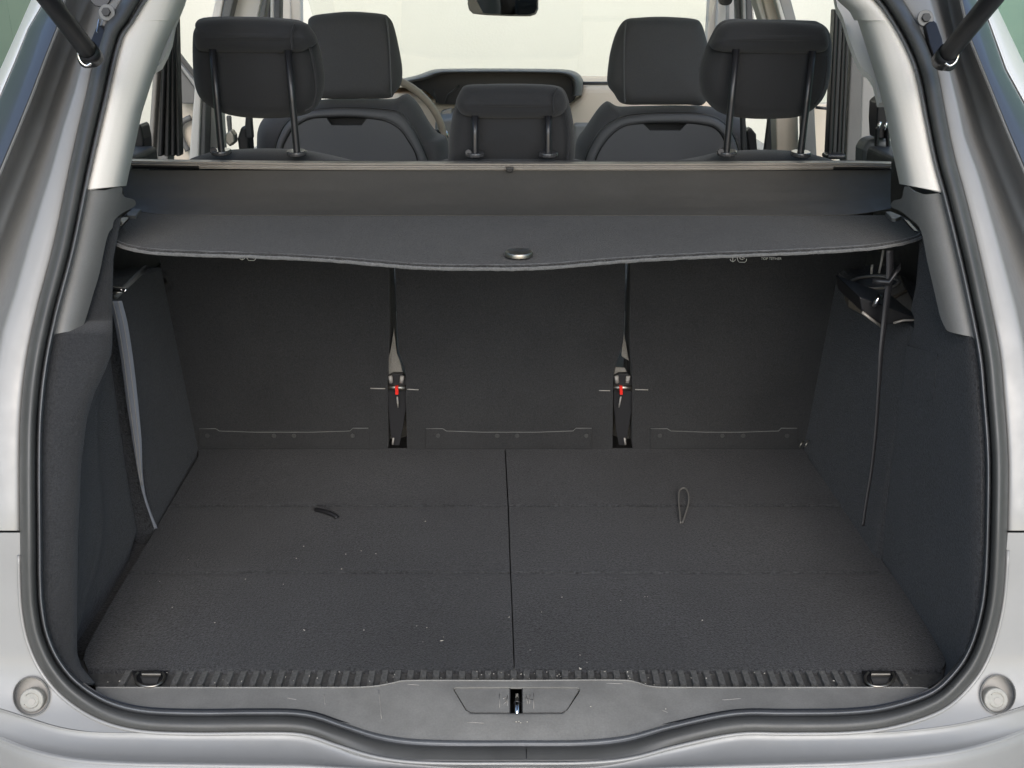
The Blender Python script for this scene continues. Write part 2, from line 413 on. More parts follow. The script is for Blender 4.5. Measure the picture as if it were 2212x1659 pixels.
for R0, R1, RC, R2, R3, R4, side in ((R0L,R1L,RCL,R2L,R3L,R4L,-1), (R0R,R1R,RCR,R2R,R3R,R4R,1)):
    qs = 'left' if side < 0 else 'right'
    q = loft('rear_quarter_panel', [railf(mix(R0,R1,-.05),.03,YD), rail(R0,.012,YD), railf(mix(R0,R1,.2),.006,YD), railf(mix(R0,R1,.8),.004,YD), rail(R1,.008,YD),
        railf(mix(R1,RC,.10),.030,YD), railf(mix(R1,RC,.4),.085,YD), railf(mix(R1,RC,.8),.125,YD), rail(RC,.135,YD), railf(mix(RC,R2,.5),.115,YD), railf(mix(RC,R2,.85),.055,YD), railf(mix(RC,R2,.96),.020,YD), rail(R2,.010,YD), railf(mix(R2,R3,.04),.018,YD), railf(mix(R2,R3,.05),.035,YD)], M['paint'], car, solid=.002)
    q2 = loft('rear_lamp_panel', [railf(mix(R2,R3,.05),.030,YD), railf(mix(R2,R3,.08),.020,YD), railf(mix(R2,R3,.5),.03,YD), railf(mix(R2,R3,.96),.06,YD), railf(mix(R2,R3,1),.08,YD)], M['rearpanel'] if 'rearpanel' in M else M['paint'], car, solid=.002)
    loft('roof_arch', [railf(mix(R3,R4,0),.085,YD), railf(mix(R3,R4,.08),.072,YD), railf(mix(R3,R4,.5),.08,YD), railf(mix(R3,R4,.9),.12,YD), rail(R4,.20,YD)], M['arch'], car, solid=.002)
# ---- rear bumper
bumper = None
def sealpts(x0, x1, ymin):
    return [(p.x, p.y) for p in sm if x0 <= p.x <= x1 and p.y >= ymin]
CL = [(-560,1400),(-360,1450),(-170,1490),(-90,1506),(0,1530),(60,1549),(130,1570),(200,1581),(262,1586),(318,1584)]
CRt = [(1872,1583),(1910,1584),(1955,1581),(2059,1566),(2134,1549),(2212,1524),(2290,1500),(2380,1475),(2580,1430),(2780,1385)]
def circ(cx, cy, rx, ry, n=32): return [(cx+rx*math.cos(2*math.pi*i/n), cy+ry*math.sin(2*math.pi*i/n)) for i in range(n)]
left_edge = [p for p in sealpts(0, 330, 1151) if p[0] < 318 and p[1] > 1151]
left_edge = [(p[0]-1.5, p[1]+1.0) for p in left_edge]
cl = [(p.x, p.y) for p in smooth([(a, b, 0) for a, b in CL], 4)]
lo = [(-560,1151),(44,1151)] + left_edge[1:] + list(reversed(cl))
hl = circ(67,1504,38,41)
bumper = sheet('rear_bumper', lo, lambda x, y: OP(x, y, .004), M['paint'], car, step=16, holes=[hl], solid=.002)
right_edge = [(p[0]+1.5, p[1]+1.0) for p in sealpts(1874, 2400, 1151)]
crr = [(p.x, p.y) for p in smooth([(a, b, 0) for a, b in CRt], 4)]
lo = right_edge[:-1] + [(2177,1151),(2780,1151)] + list(reversed(crr))
hr = circ(2156,1500,37,41)
bumper2 = sheet('rear_bumper', lo, lambda x, y: OP(x, y, .004), M['paint'], car, step=16, holes=[hr], solid=.002)
# lip line that follows the seal, ledge, rim and the face below it
low = [(p.x, p.y) for p in sm if p.y > 1180]
lowv = [Vector((a, b, 0)) for a, b in low]
def lowoff(dist, off): return [OP(p.x, p.y, off) for p in offset_px(lowv, dist)]
bead = tube('body_edge', lowoff(-4.5, .001), .0022, M['paint'], car, seg=8)
RIM = [(-560,1425),(-360,1480),(-170,1530),(-90,1562),(0,1596),(60,1620),(130,1637),(200,1646),(300,1651),(420,1653),(553,1655),(653,1656),(728,1660),(803,1663),(978,1667),(1106,1668),(1300,1665),(1462,1660),(1590,1656),(1700,1653),(1834,1649),(1934,1641),(2034,1630),(2096,1618),(2159,1600),(2212,1579),(2290,1545),(2380,1505),(2580,1455),(2780,1405)]
INN = [(-560,1401),(-360,1451),(-170,1491),(-90,1507),(0,1531),(60,1550),(130,1571),(200,1581),(300,1583),(420,1585),(553,1585),(653,1588),(728,1611),(803,1634),(978,1650),(1106,1650),(1300,1647),(1462,1613),(1590,1587),(1700,1586),(1834,1584),(1934,1580),(2034,1569),(2096,1558),(2159,1542),(2212,1525),(2290,1501),(2380,1476),(2580,1431),(2780,1386)]
rim = resample(smooth([(a, b, 0) for a, b in RIM], 6), 260); inn = resample(smooth([(a, b, 0) for a, b in INN], 6), 260)
# match by x
def atx(path, x):
    for a, b in zip(path, path[1:]):
        if a.x <= x <= b.x: return a.lerp(b, (x-a.x)/max(b.x-a.x, 1e-6))
    return path[0] if x < path[0].x else path[-1]
xs = [-550+ i*(2770+550)/239 for i in range(240)]
I_ = [atx(inn, x) for x in xs]; R_ = [atx(rim, x) for x in xs]
def led(t, zoff=0, yoff=0):
    out = []
    for a, b in zip(I_, R_):
        A = OP(a.x, a.y, .003); B = PZ(b.x, b.y, .600)
        if B.y > A.y-.006: B = PY(b.x, b.y, A.y-.006)
        p = A.lerp(B, t); p.z += zoff; p.y += yoff; out.append(p)
    return out
loft('bumper_ledge', [led(0,-.02,.003), led(0), led(.08,-.004), led(.3,-.006), led(.6,-.005), led(.85,-.001), led(.95,.0012), led(1.0,.0005), led(1.0,-.003,-.004), led(1.0,-.012,-.008), led(1.0,-.06,-.014), led(1.0,-.18,-.02)], M['paint'], car, solid=.002)
tube('bumper_rim', led(1.0, -.0012, .0006), .0030, M['paint'], car, seg=10)
# bump stops in their round recesses
def bumpstop(hole, cx, cy, ix, iy, ir, smile):
    rec = thing_part('stop_recess', [ [OP(x, y, o_) for x, y in [(cx+(p[0]-cx)*s, cy+(p[1]-cy)*s) for p in hole]] for o_, s in ((.001,1.06),(-.0015,1.03),(.003,.985),(.012,.965),(.022,.95)) ], M['paint'])
    base = [OP(x, y, .022) for x, y in [(cx+(p[0]-cx)*.95, cy+(p[1]-cy)*.95) for p in hole]]
    hexa('recess_floor', base, [p+Vector((0,.003,-.002)) for p in base], M['glove'], rec, bevel=None)
    c = OP(ix, iy, .020); nrm = Vector((0,-1,.45)).normalized()
    st = disc('buffer', c, nrm, ir, .011, M['stop'], car, bevel=.002)
    disc('buffer_screw', c+nrm*.0105+Vector((.001,0,-.001)), nrm, ir*.30, .0014, M['glove'], st, seg=16, bevel=.0004)
    tube('buffer_ring', [c+nrm*.0112+Vector((math.cos(a)*ir*.62,0,math.sin(a)*ir*.62*.9)) + Vector((0,math.sin(a)*ir*.26,0)) for a in [math.pi*2*i/24*.8+3.6 for i in range(25)]], .0005, M['steel'], st, seg=6)
def thing_part(name, rings, m):
    V = []; F = []; k = len(rings[0])
    for r in rings: V += r
    for i in range(len(rings)-1):
        for j in range(k): F.append((i*k+j, i*k+(j+1) % k, (i+1)*k+(j+1) % k, (i+1)*k+j))
    F = face_cam(V, F)
    return obj(name, V, F, m, car, solid=.001)
bumpstop(hl, 67, 1504, 76, 1509, .0148, 0); bumpstop(hr, 2156, 1500, 2144, 1508, .0148, 1)
# dark body behind the gap
for a, b in (((-165,1120),(48,1180)), ((2172,1120),(2360,1180))):
    slabv = [OP(a[0],a[1],.02), OP(b[0],a[1],.02), OP(b[0],b[1],.02), OP(a[0],b[1],.02)]
    hexa('body_gap', slabv, [p+Vector((0,.01,0)) for p in slabv], M['black'], car, bevel=None)

# ---- pillar trims
LT_out = [(335,-60),(318,-10),(297,25),(280,62),(262,130),(240,220),(218,315),(192,415),(160,560),(122,720)]
LT_in = [(405,-60),(392,0),(375,45),(360,80),(345,115),(322,180),(300,250),(285,320),(266,407)]
RT_out = [(1825,-60),(1870,-10),(1905,25),(1935,60),(1960,110),(1981,200),(2009,312),(2033,420),(2063,560),(2099,724)]
RT_in = [(1770,-60),(1815,0),(1843,25),(1860,57),(1879,112),(1899,175),(1919,250),(1934,325),(1950,402)]
YT1 = dens([-60,-10,20,44], 4); YT2 = dens([45.2,62,80,115,180,250,320,380,408], 4)
def trim(o_, i_, Y, m, name='pillar_trim', side=-1, dy=0.0, deep=(.012,.006,.010,.035,.085,.17)):
    fr = (-.18,.0,.30,.78,1.0,1.10 if side < 0 else 1.12)
    rr = []
    for f, dpt in zip(fr, deep): rr.append([OP(interp(o_, y)*(1-f)+interp(i_, y)*f, y + f*dy, dpt) for y in Y])
    return loft(name, rr, m, car, solid=.003)
trim(LT_out, LT_in, YT1, M['trim']); trim(LT_out, LT_in, YT2, M['trim'], dy=-6)
trim(RT_out, RT_in, YT1, M['trim'], side=1); trim(RT_out, RT_in, dens([45.2,62,80,115,180,250,320,380,413], 4), M['trim'], side=1, dy=-14)
# lower grey plastic trims
LG = [(183,417),(226,411),(262,404),(264,418),(271,426),(284,429),(292,434),(293,443),(284,450),(262,462),(247,476),(243,492),(234,505),(225,540),(215,590),(200,640),(185,690),(175,712),(165,713),(120,721),(112,721),(145,590),(165,490)]
def grey_l(x, y):
    f = (x-interp(LT_out, y))/70.0
    return OP(x, y, .012 + .05*max(0, f)**2 + (.02*max(0, f-1)))
sheet('lower_pillar_trim', [(p.x, p.y) for p in smooth([(a, b, 0) for a, b in LG], 3, True)], grey_l, M['plastic'], car, step=9)
RG = [(2040,424),(2000,420),(1975,414),(1960,404),(1953,405),(1948,428),(1933,432),(1926,438),(1925,447),(1948,458),(1965,472),(1985,490),(1995,520),(2002,560),(2016,620),(2030,680),(2040,705),(2052,717),(2099,727),(2106,727),(2080,600),(2060,500)]
def grey_r(x, y):
    f = (interp(RT_out, y)-x)/70.0
    return OP(x, y, .012 + .05*max(0, f)**2 + (.02*max(0, f-1)))
sheet('lower_pillar_trim', [(p.x, p.y) for p in smooth([(a, b, 0) for a, b in RG], 3, True)], grey_r, M['plastic'], car, step=9)
# luggage cover ledges (little shelves on the trims)
# ---- side linings
YS = dens([470,560,640,690,705,724,745,780,845,900,1003,1146,1250,1320,1380,1420,1450,1475], 3)
sl_in = [(p.x+44, p.y) for p in sm if p.x < 700 and p.y < 1500]
def so_l(y): return interp([(p.x, p.y) for p in offset_px(sm, 44) if p.x < 700 and 300 < p.y < 1540], y)
def so_r(y): return interp([(p.x, p.y) for p in reversed(offset_px(sm, 44)) if p.x > 1500 and 300 < p.y < 1540], y)
LB = [(262,470),(245,560),(243,640),(243,722),(241,765),(226,805),(204,850),(188,905),(176,1003),(170,1146),(168,1250),(167,1320),(166,1410),(176,1440),(205,1475)]
def under(y): return .035 if y < 690 else (.035*(1-(y-690)/34)**1.5 if y < 724 else 0)
def lrail(f, off): return [OP(so_l(y)*(1-f)+interp(LB, y)*f, y, off+under(y)) for y in YS]
loft('side_lining', [lrail(-.05,.02), lrail(0,.014), lrail(.3,.016), lrail(.8,.035), lrail(.97,.055), lrail(1.0,.07), lrail(1.0,.12), lrail(1.0,.22)], M['lin'], car)
RB = [(1995,470),(1990,560),(1985,640),(1978,722),(1960,780),(1945,845),(1940,900),(1935,1003),(1945,1146),(1975,1250),(2000,1320),(2025,1400),(2030,1440),(2010,1475)]
def rrail(f, off): return [OP(so_r(y)*(1-f)+interp(RB, y)*f, y, off+under(y)) for y in YS]
RP = [(2016,470),(2010,560),(2004,640),(1992,700),(1966,745),(1938,800),(1905,900),(1882,1003),(1864,1146),(1925,1240),(1988,1330),(2036,1415),(2040,1440),(2020,1475)]
ra = rrail(.12,.016); rb = [PX(interp(RP, y), y, .574)+Vector((0, under(y), 0)) for y in YS]
def rmid(t, o_): return [a_.lerp(b_, t)+Vector((-o_*.3, -o_, 0)) for a_, b_ in zip(ra, rb)]
loft('side_lining', [rrail(-.05,.02), rrail(0,.014), ra, rmid(.2,.004), rmid(.4,.006), rmid(.6,.006), rmid(.8,.003), rmid(1,0), rmid(1.06,-.01)], M['side'], car)
# indentation panel on the right lining
pr = [(1958,724),(2052,716),(2045,760),(2042,800),(2036,866),(2000,866),(1950,858),(1955,800)]
def rsurf(x, y):
    a_ = OP(so_r(y)*.88+interp(RB, y)*.12, y, .016); b_ = PX(interp(RP, y), y, .574)
    x0 = so_r(y)*.88+interp(RB, y)*.12; t = (x-x0)/(interp(RP, y)-x0)
    return a_.lerp(b_, t)+Vector((-.003, -.0075, 0))
lipc = [(1953,851),(1962,855),(1985,857),(2018,858)]
sheet('lining_inset', [(1956,742),(2030,760),(2022,858),(1985,857),(1962,855),(1952,849)], lambda x, y: rsurf(x, y)+Vector((0,-.004*max(0,(y-742)/116),0)), M['side'], car, step=14, solid=.004)
# wheel arch boxes and pockets
ZF = .617
hexa('wheel_arch_box', [Vector((-.80,1.50,.55)), Vector((-.583,1.497,.55)), Vector((-.600,1.84,.55)), Vector((-.80,1.84,.55))],
     [Vector((-.80,1.47,1.045)), Vector((-.588,1.47,1.045)), Vector((-.612,1.78,.985)), Vector((-.80,1.78,.985))], M['side'], car, bevel=.012)
YP = dens([735,780,845,900,1003,1146,1210,1265,1320,1380,1425,1450], 3)
LP = [(238,560),(238,640),(243,780),(268,1000),(292,1146),(276,1210),(252,1265),(222,1320),(196,1380),(176,1425),(180,1450)]
pA = [OP(interp(LB, y)+1, y, .066) for y in YP]; pB = [PX(interp(LP, y), y, -.600) for y in YP]
def pmid(t, o_): return [a_.lerp(b_, t)+Vector((-o_, o_*.6, 0)) for a_, b_ in zip(pA, pB)]
loft('pocket_wall', [pA, pmid(.15,.010), pmid(.35,.016), pmid(.5,.013), pmid(.65,.020), pmid(.85,.012), pmid(1,.004), pmid(1.08,.004)], M['side'], car)
box('pocket_floor', (-.80,1.10,.55), (-.55,1.52,.592), M['carpet'], car)
hexa('wheel_arch_box', [Vector((.562,1.40,.55)), Vector((.80,1.40,.55)), Vector((.80,1.84,.55)), Vector((.556,1.84,.55))],
     [Vector((.575,1.42,.985)), Vector((.80,1.42,.985)), Vector((.80,1.80,.985)), Vector((.568,1.80,.985))], M['side'], car, bevel=.015)
loft('pocket_wall', [[Vector((.575+.005*i, 1.22+i*.03, z)) for i in range(8)] for z in (.56,.7,.85,.95)], M['carpet2'], car)
for s_ in (-1, 1):
    a_, b_ = sorted((s_*.665, s_*.72)); box('inner_quarter_panel', (a_,1.52,.95), (b_,1.98,1.165), M['dplastic'], car, bevel=.008)
# cup holder tray on the right
cpo = [PZ(x, y, .998) for x, y in ((1826,606),(1850,596),(1890,591),(1932,592),(1950,600),(1960,625),(1930,640),(1868,640),(1836,624))]
cup = hexa('cup_holder', cpo, [p+Vector((.004,.01,-.035)) for p in cpo], M['cupm'], car, bevel=.004)
tr = [PZ(x, y, .992) for x, y in ((1932,598),(1945,592),(1992,690),(1925,672),(1915,650))]
hexa('tray_top', tr, [p+Vector((0,.0,-.012)) for p in tr], M['cupm'], cup, bevel=.003)
bn = [PY(x, y, 1.43) for x, y in ((1856,640),(1990,690),(1988,697),(1904,702),(1862,674))]
hexa('tray_bin', bn, [p+Vector((0,.12,0)) for p in bn], M['black'], cup, bevel=.003)
tube('tray_highlight', [PY(1862,674,1.425), PY(1880,688,1.425), PY(1905,706,1.425)], .0022, M['cass'], cup, seg=6)  # pale tubes stand in for the highlight lines along the bin's lower edge
tube('tray_highlight', [PY(1930,698,1.425), PY(1950,692,1.425), PY(1990,691,1.425)], .0018, M['cass'], cup, seg=6)
rimp = [PZ(x, y, 1.004) for x, y in circ(1890,610,52,13,40)]
tube('cup_rim', rimp+[rimp[0]], .0022, M['cass'], cup, seg=8)
hexa('cup_well', [PZ(x, y, 1.002) for x, y in circ(1892,609,44,10,28)], [PZ(x, y, 1.002)+Vector((0,0,-.002)) for x, y in circ(1892,609,44,10,28)], M['black'], cup, bevel=None)
# release rod seen under it
tube('latch_rod', [PY(1887,662,1.42), PY(1901,637,1.42)], .0035, M['chrome'], cup, seg=8)
# metal edge of the left box
tube('shelf_edge', [PY(248,642,1.44), PY(296,596,1.50), PY(315,578,1.60)], .004, M['plastic'], car, seg=8)

# ---- threshold strip with ribs, and sill trim with latch panel
TH_top = [(205,1447),(2010,1447)]
def thz(x, y): return PZ(x, y, ZF-.004)
TB = [(215,1484),(300,1484),(700,1484),(800,1482),(850,1474),(890,1469),(1106,1469),(1330,1468),(1375,1473),(1410,1482),(1500,1484),(1940,1484),(2000,1486)]
tb = [(p.x, p.y) for p in smooth([(a, b, 0) for a, b in TB], 6)]
th = sheet('threshold_strip', [(170,1425),(2045,1425),(2035,1470)]+list(reversed(tb))+[(180,1470)], lambda x, y: PZ(x, y, ZF-.006), M['dust'], car, step=26)
rib_me = None
a = PZ(1106,1448,ZF-.003); bq = PZ(1106,1483,ZF-.003)
for i in range(-30, 31):
    if i in (-29,-28,-27, 29, 28, 27): continue
    xw = i*.01668 + .002
    yb = bq.y
    pxb = 1106 + xw*FPX/ (bq.y*cp+(CAM_Z-ZF)*sp)
    ym = interp([(b_, a_) for a_, b_ in tb] if False else [(q[1], q[0]) for q in tb], pxb)   # lower edge of the strip at this rib
    yb = PZ(pxb, ym-1.5, ZF-.003).y
    L = a.y+.004-yb
    key = round(L, 3)
    nm = 'rib_mesh_%0.3f' % key
    me = bpy.data.meshes.get(nm)
    if me is None:
        hw = .0050; V = [(-hw,0,-.003),(hw,0,-.003),(hw,key,-.003),(-hw,key,-.003),(-hw+.0012,.0012,.0026),(hw-.0012,.0012,.0026),(hw-.0012,key,.0026),(-hw+.0012,key,.0026)]
        F = [(0,3,2,1),(4,5,6,7),(0,1,5,4),(1,2,6,5),(2,3,7,6),(3,0,4,7)]
        me = bpy.data.meshes.new(nm); me.from_pydata(V, [], F); me.materials.append(M['ribm'])
    o = bpy.data.objects.new('rib', me); C.objects.link(o); o.parent = th
    o.location = (xw, yb, ZF-.004)
def silsurf(x, y):
    return None
# sill trim: from the strip's lower edge to the seal
sin_ = [(p.x, p.y) for p in offset_px(sm, 40)]
sinl = [p for p in sin_ if 1450 < p[1] and 195 < p[0] < 2010]
N_ = 300
XS = [207 + (2006-207)*i/(N_-1) for i in range(N_)]
def topy(x): return interp([(q[1], q[0]) for q in tb], x)
def boty(x):
    c = sorted([(q[1], q[0]) for q in sinl], key=lambda k: k[1]); return interp(c, x)
SZ = lambda x, t: None
def sill_pt(x, t):
    y0 = topy(x); y1 = max(boty(x), y0+3); y = y0+(y1-y0)*t
    A = PZ(x, y0, ZF+.0005); B = OP(x, y1, .012)
    # blend of the heights: flat lip, then a gentle fall to the seal
    hz = A.z + (B.z-A.z)*(t**1.6)
    return PZ(x, y, hz)
cen = Vector((0,0,0))
rows = [0,.02,.06,.12,.2,.3,.4,.5,.6,.7,.8,.9,.97,1.0]
LATCH = [(978,1488),(984,1484),(1248,1484),(1254,1489),(1250,1498),(1226,1534),(1214,1541),(1020,1541),(1006,1535)]
def sill_surf(x, y):
    y0 = topy(x); y1 = max(boty(x), y0+3); t = max(0, min(1.05, (y-y0)/(y1-y0)))
    A = PZ(x, y0, ZF+.0005); B = OP(x, y1, .012); hz = A.z + (B.z-A.z)*(t**1.6)
    # scooped flanks each side of the latch
    return PZ(x, y, hz + .0022*math.sin(min(1, t)*math.pi)*math.cos((x-1115)/300*math.pi)*math.exp(-((x-1115)/420)**2))
outl = [(x, topy(x)) for x in XS] + [(x, max(boty(x), topy(x)+3)) for x in reversed(XS)]
sill = sheet('sill_trim', outl, sill_surf, M['sill'], car, step=8, holes=[LATCH], solid=.003)
lipv = [PZ(x, topy(x)+1, ZF+.0012) for x in XS]
tube('sill_edge', lipv, .0010, M['sill'], car, seg=6)
# latch panel, slightly recessed, in two halves with the slot between
def lsurf(off): return lambda x, y: sill_surf(x, y)+Vector((0,.002,-off))
lh = [(981,1489),(986,1487),(1101,1487),(1101,1538),(1018,1538),(1008,1533)]
rh = [(1129,1487),(1246,1487),(1251,1490),(1224,1533),(1213,1538),(1129,1538)]
lp = sheet('latch_cover', lh, lsurf(.0022), M['sill'], car, step=12, solid=.003)
rp = sheet('latch_cover', rh, lsurf(.0022), M['sill'], car, step=12, solid=.003)
sl_ = [(970,1480),(1262,1480),(1235,1546),(995,1546)]
sheet('latch_well', sl_, lsurf(.030), M['black'], car, step=40, solid=.002)
for s_ in (1101.5, 1128.5):
    A_ = [sill_surf(s_, 1486), sill_surf(s_, 1539)]
    hexa('slot_wall', [A_[0]+Vector((-.0006,.002,-.002)), A_[0]+Vector((.0006,.002,-.002)), A_[1]+Vector((.0006,.002,-.002)), A_[1]+Vector((-.0006,.002,-.002))],
         [A_[0]+Vector((-.0006,.002,-.03)), A_[0]+Vector((.0006,.002,-.03)), A_[1]+Vector((.0006,.002,-.03)), A_[1]+Vector((-.0006,.002,-.03))], M['dplastic'], car, bevel=None)
c1 = sill_surf(1117,1493)+Vector((0,.003,-.006)); c2 = sill_surf(1117,1536)+Vector((0,.003,-.006))
tube('striker', [c1+Vector((0,0,-.02)), c1+Vector((0,-.002,-.004)), c1.lerp(c2,.12), c1.lerp(c2,.88), c2+Vector((0,.002,-.004)), c2+Vector((0,0,-.02))], .0036, M['chrome'], car, seg=14)
disc('striker_collar', c1.lerp(c2,.47), (c2-c1), .0041, .0012, M['gloss'], car, seg=14, bevel=None)
for (xa, ya, xb, yb) in ((818,1492,824,1553),(1430,1534,1442,1539),(620,1508,640,1511),(1010,1560,1046,1562),(1560,1512,1600,1509),(880,1478,905,1480),(1310,1476,1345,1477),(700,1500,702,1522)):
    tube('scuff_mark', [sill_surf(xa+(xb-xa)*k/5, ya+(yb-ya)*k/5)+Vector((0,0,.0001)) for k in range(6)], .00035, M['glove'], sill, seg=4)
# faint moulded strokes beside the slot
for x, y0, y1 in ((1079,1498,1528),(1096,1502,1524),(1153,1498,1530)):
    tube('moulded_mark', [lsurf(.0018)(x, y0), lsurf(.0018)(x, y1)], .0004, M['glove'], lp if x < 1110 else rp, seg=4)
for pts in ([(1086,1510),(1092,1506),(1094,1515),(1088,1521)], [(1134,1507),(1141,1509),(1152,1511)], [(1136,1500),(1140,1520)], [(1145,1499),(1144,1520)]):
    tube('moulded_mark', [lsurf(.0018)(*p) for p in pts], .0004, M['dplastic'] if len(pts) == 3 else M['glove'], lp if pts[0][0] < 1110 else rp, seg=4)
# lashing rings in their pockets
for cx, sgn in ((325, -1), (1902, 1)):
    pk = [(cx-40,1447),(cx+38,1447),(cx+30,1470),(cx+14,1482),(cx-20,1482),(cx-34,1472)]
    pc = hexa('ring_pocket', [PZ(x, y, ZF-.0015) for x, y in pk], [PZ(x, y, ZF-.0015)+Vector((0,0,-.003)) for x, y in pk], M['black'], car, bevel=None)
    inner = [(cx-22,1460),(cx+20,1460),(cx+14,1476),(cx-16,1476)]
    hexa('pocket_floor', [PZ(x, y, ZF+.0002) for x, y in inner], [PZ(x, y, ZF+.0002)+Vector((0,0,-.002)) for x, y in inner], M['dplastic'], pc, bevel=None)
    rg = smooth([PZ(cx-26,1452,ZF+.004), PZ(cx-33,1462,ZF+.003), PZ(cx-30,1474,ZF+.003), PZ(cx-14,1482,ZF+.003), PZ(cx+8,1482,ZF+.003), PZ(cx+24,1474,ZF+.003), PZ(cx+30,1462,ZF+.003), PZ(cx+26,1452,ZF+.004)], 5)
    lr = tube('lashing_ring', rg, .0016, M['steel'], car, seg=8)
    hexa('ring_clamp', [PZ(cx-20,1450,ZF+.006), PZ(cx+22,1450,ZF+.006), PZ(cx+22,1456,ZF+.006), PZ(cx-20,1456,ZF+.006)], [PZ(cx-20,1450,ZF+.006)+Vector((0,.0,-.004)), PZ(cx+22,1450,ZF+.006)+Vector((0,0,-.004)), PZ(cx+22,1456,ZF+.006)+Vector((0,0,-.004)), PZ(cx-20,1456,ZF+.006)+Vector((0,0,-.004))], M['steel'], lr, bevel=.0008)

# ---- outer shell (roof, tailgate, floor, sides) that shades the inside
def quadstrip(name, rows_, m, solid=.01): return loft(name, rows_, m, car, solid=solid)
V = []
roof = obj('roof', *(lambda r: ([Vector((x*(1-.02*abs(j-2)), y, 1.66+.05*math.cos(x*1.6)-.02*(j-2)**2*.4)) for j, y in enumerate(r) for x in [-.72+i*.144 for i in range(11)]],
    [(j*11+i, j*11+i+1, (j+1)*11+i+1, (j+1)*11+i) for j in range(len(r)-1) for i in range(10)]))([1.72,2.2,2.7,3.0]), M['paint'], car, solid=.03)
tg = obj('tailgate', *(lambda r: ([Vector((x, y, z+.03*math.cos(x*2))) for y, z in r for x in [-.66+i*.132 for i in range(11)]],
    [(j*11+i, j*11+i+1, (j+1)*11+i+1, (j+1)*11+i) for j in range(len(r)-1) for i in range(10)]))([(1.68,1.70),(1.4,1.82),(1.1,1.92),(.85,1.97),(.62,1.98),(.5,1.92)]), M['paint'], car, solid=.02)
tgl = obj('tailgate_lining', *(lambda r: ([Vector((x, y, z+.03*math.cos(x*2))) for y, z in r for x in [-.58+i*.116 for i in range(11)]],
    [(j*11+i, (j+1)*11+i, (j+1)*11+i+1, j*11+i+1) for j in range(len(r)-1) for i in range(10)]))([(1.66,1.66),(1.4,1.775),(1.1,1.875),(.85,1.925),(.62,1.935)]), M['dplastic'], car, solid=.01)
box('headliner', (-.62,1.74,1.60), (.62,3.0,1.625), M['trim'], car)
box('floor_pan', (-.80,.98,.18), (.80,4.1,.50), M['dplastic'], car)
for s in (-1, 1):
    a_, b_ = sorted((s*.82, s*.88))
    box('body_side', (a_, 1.14, .25), (b_, 2.30, .93), M['paint'], car, bevel=.01)
    box('front_door', (a_, 2.90, .25), (b_, 3.9, .93), M['paint'], car, bevel=.01)
    a_, b_ = sorted((s*.62, s*.80))
    box('inner_side', (a_, 1.85, .50), (b_, 2.25, .95), M['dplastic'], car, bevel=.02)
box('bonnet', (-.80,3.95,.55), (.80,4.9,.98), M['paint'], car, bevel=.05)
# windscreen and its lower edge
ws = [Vector((-.66,4.05,1.02)), Vector((.66,4.05,1.02)), Vector((.60,3.0,1.62)), Vector((-.60,3.0,1.62))]
hexa('windscreen', ws, [p+Vector((0,.004,.003)) for p in ws], M['glass'], car, bevel=None)

# ---- gas struts
for x0, y0, x1, y1, side in ((196,118,100,-8,-1), (2040,125,2148,-8,1)):
    A_ = PY(x0, y0, 1.405); B_ = PY(x1, y1, 1.27); D_ = (B_-A_)
    st = tube('gas_strut', [A_, A_+D_*.9, A_+D_*2.2], .0118, M['arm'], car, seg=20)
    rod_e = A_+D_*3.6
    tube('strut_rod', [A_+D_*2.2, rod_e], .005, M['chrome'], st, seg=12)
    tube('strut_socket', [A_-D_*.06, A_+D_*.10], .0135, M['black'], st, seg=18)
    disc('ball_joint', A_+Vector((-side*-.006,.012,-.006)), (side*.3,-1,0), .011, .012, M['black'], st, seg=18)
# strut bracket, bolt and check link between strut and seal
def plate(name, pts, off, th_, m, par=car, bevel=.0015):
    A2 = [OP(x, y, off) for x, y in pts]; return hexa(name, A2, [p+Vector((0,th_,0)) for p in A2], m, par, bevel)
bk = plate('strut_bracket', [(206,62),(216,54),(226,66),(224,100),(216,125),(204,140),(190,126),(184,112),(196,86)], -.006, .012, M['black'])
plate('bracket_edge', [(207,68),(211,42),(216,40),(210,72)], -.008, .006, M['chrome'], bk)
bk2 = plate('strut_bracket', [(1998,55),(2012,40),(2024,50),(2036,84),(2040,110),(2018,124),(2008,96)], -.006, .012, M['black'])
for x, y, r_ in ((232,28,.0115), (1998,40,.0115)):
    c = OP(x, y, -.006); n_ = Vector((0,-1,.3))
    b_ = disc('bolt_washer', c, n_, r_, .003, M['plastic'], car, bevel=.0008)
    disc('bolt_head', c+n_.normalized()*.003, n_, r_*.55, .004, M['dplastic'], b_, seg=6, bevel=.0005)
disc('rubber_grommet', OP(218,-8,-.003), (0,-1,.3), .0155, .004, M['black'], car, bevel=.001)
for cx, cy, s in ((189,128,-1), (2050,128,1)):
    pts = [PY(cx+s*-8, cy+8, 1.385), PY(cx+s*2, cy+14, 1.385), PY(cx+s*14, cy+6, 1.385), PY(cx+s*20, cy-8, 1.385), PY(cx+s*20, cy-20, 1.385)]
    tube('strut_clip', smooth(pts, 4), .0016, M['chrome'], car, seg=6)

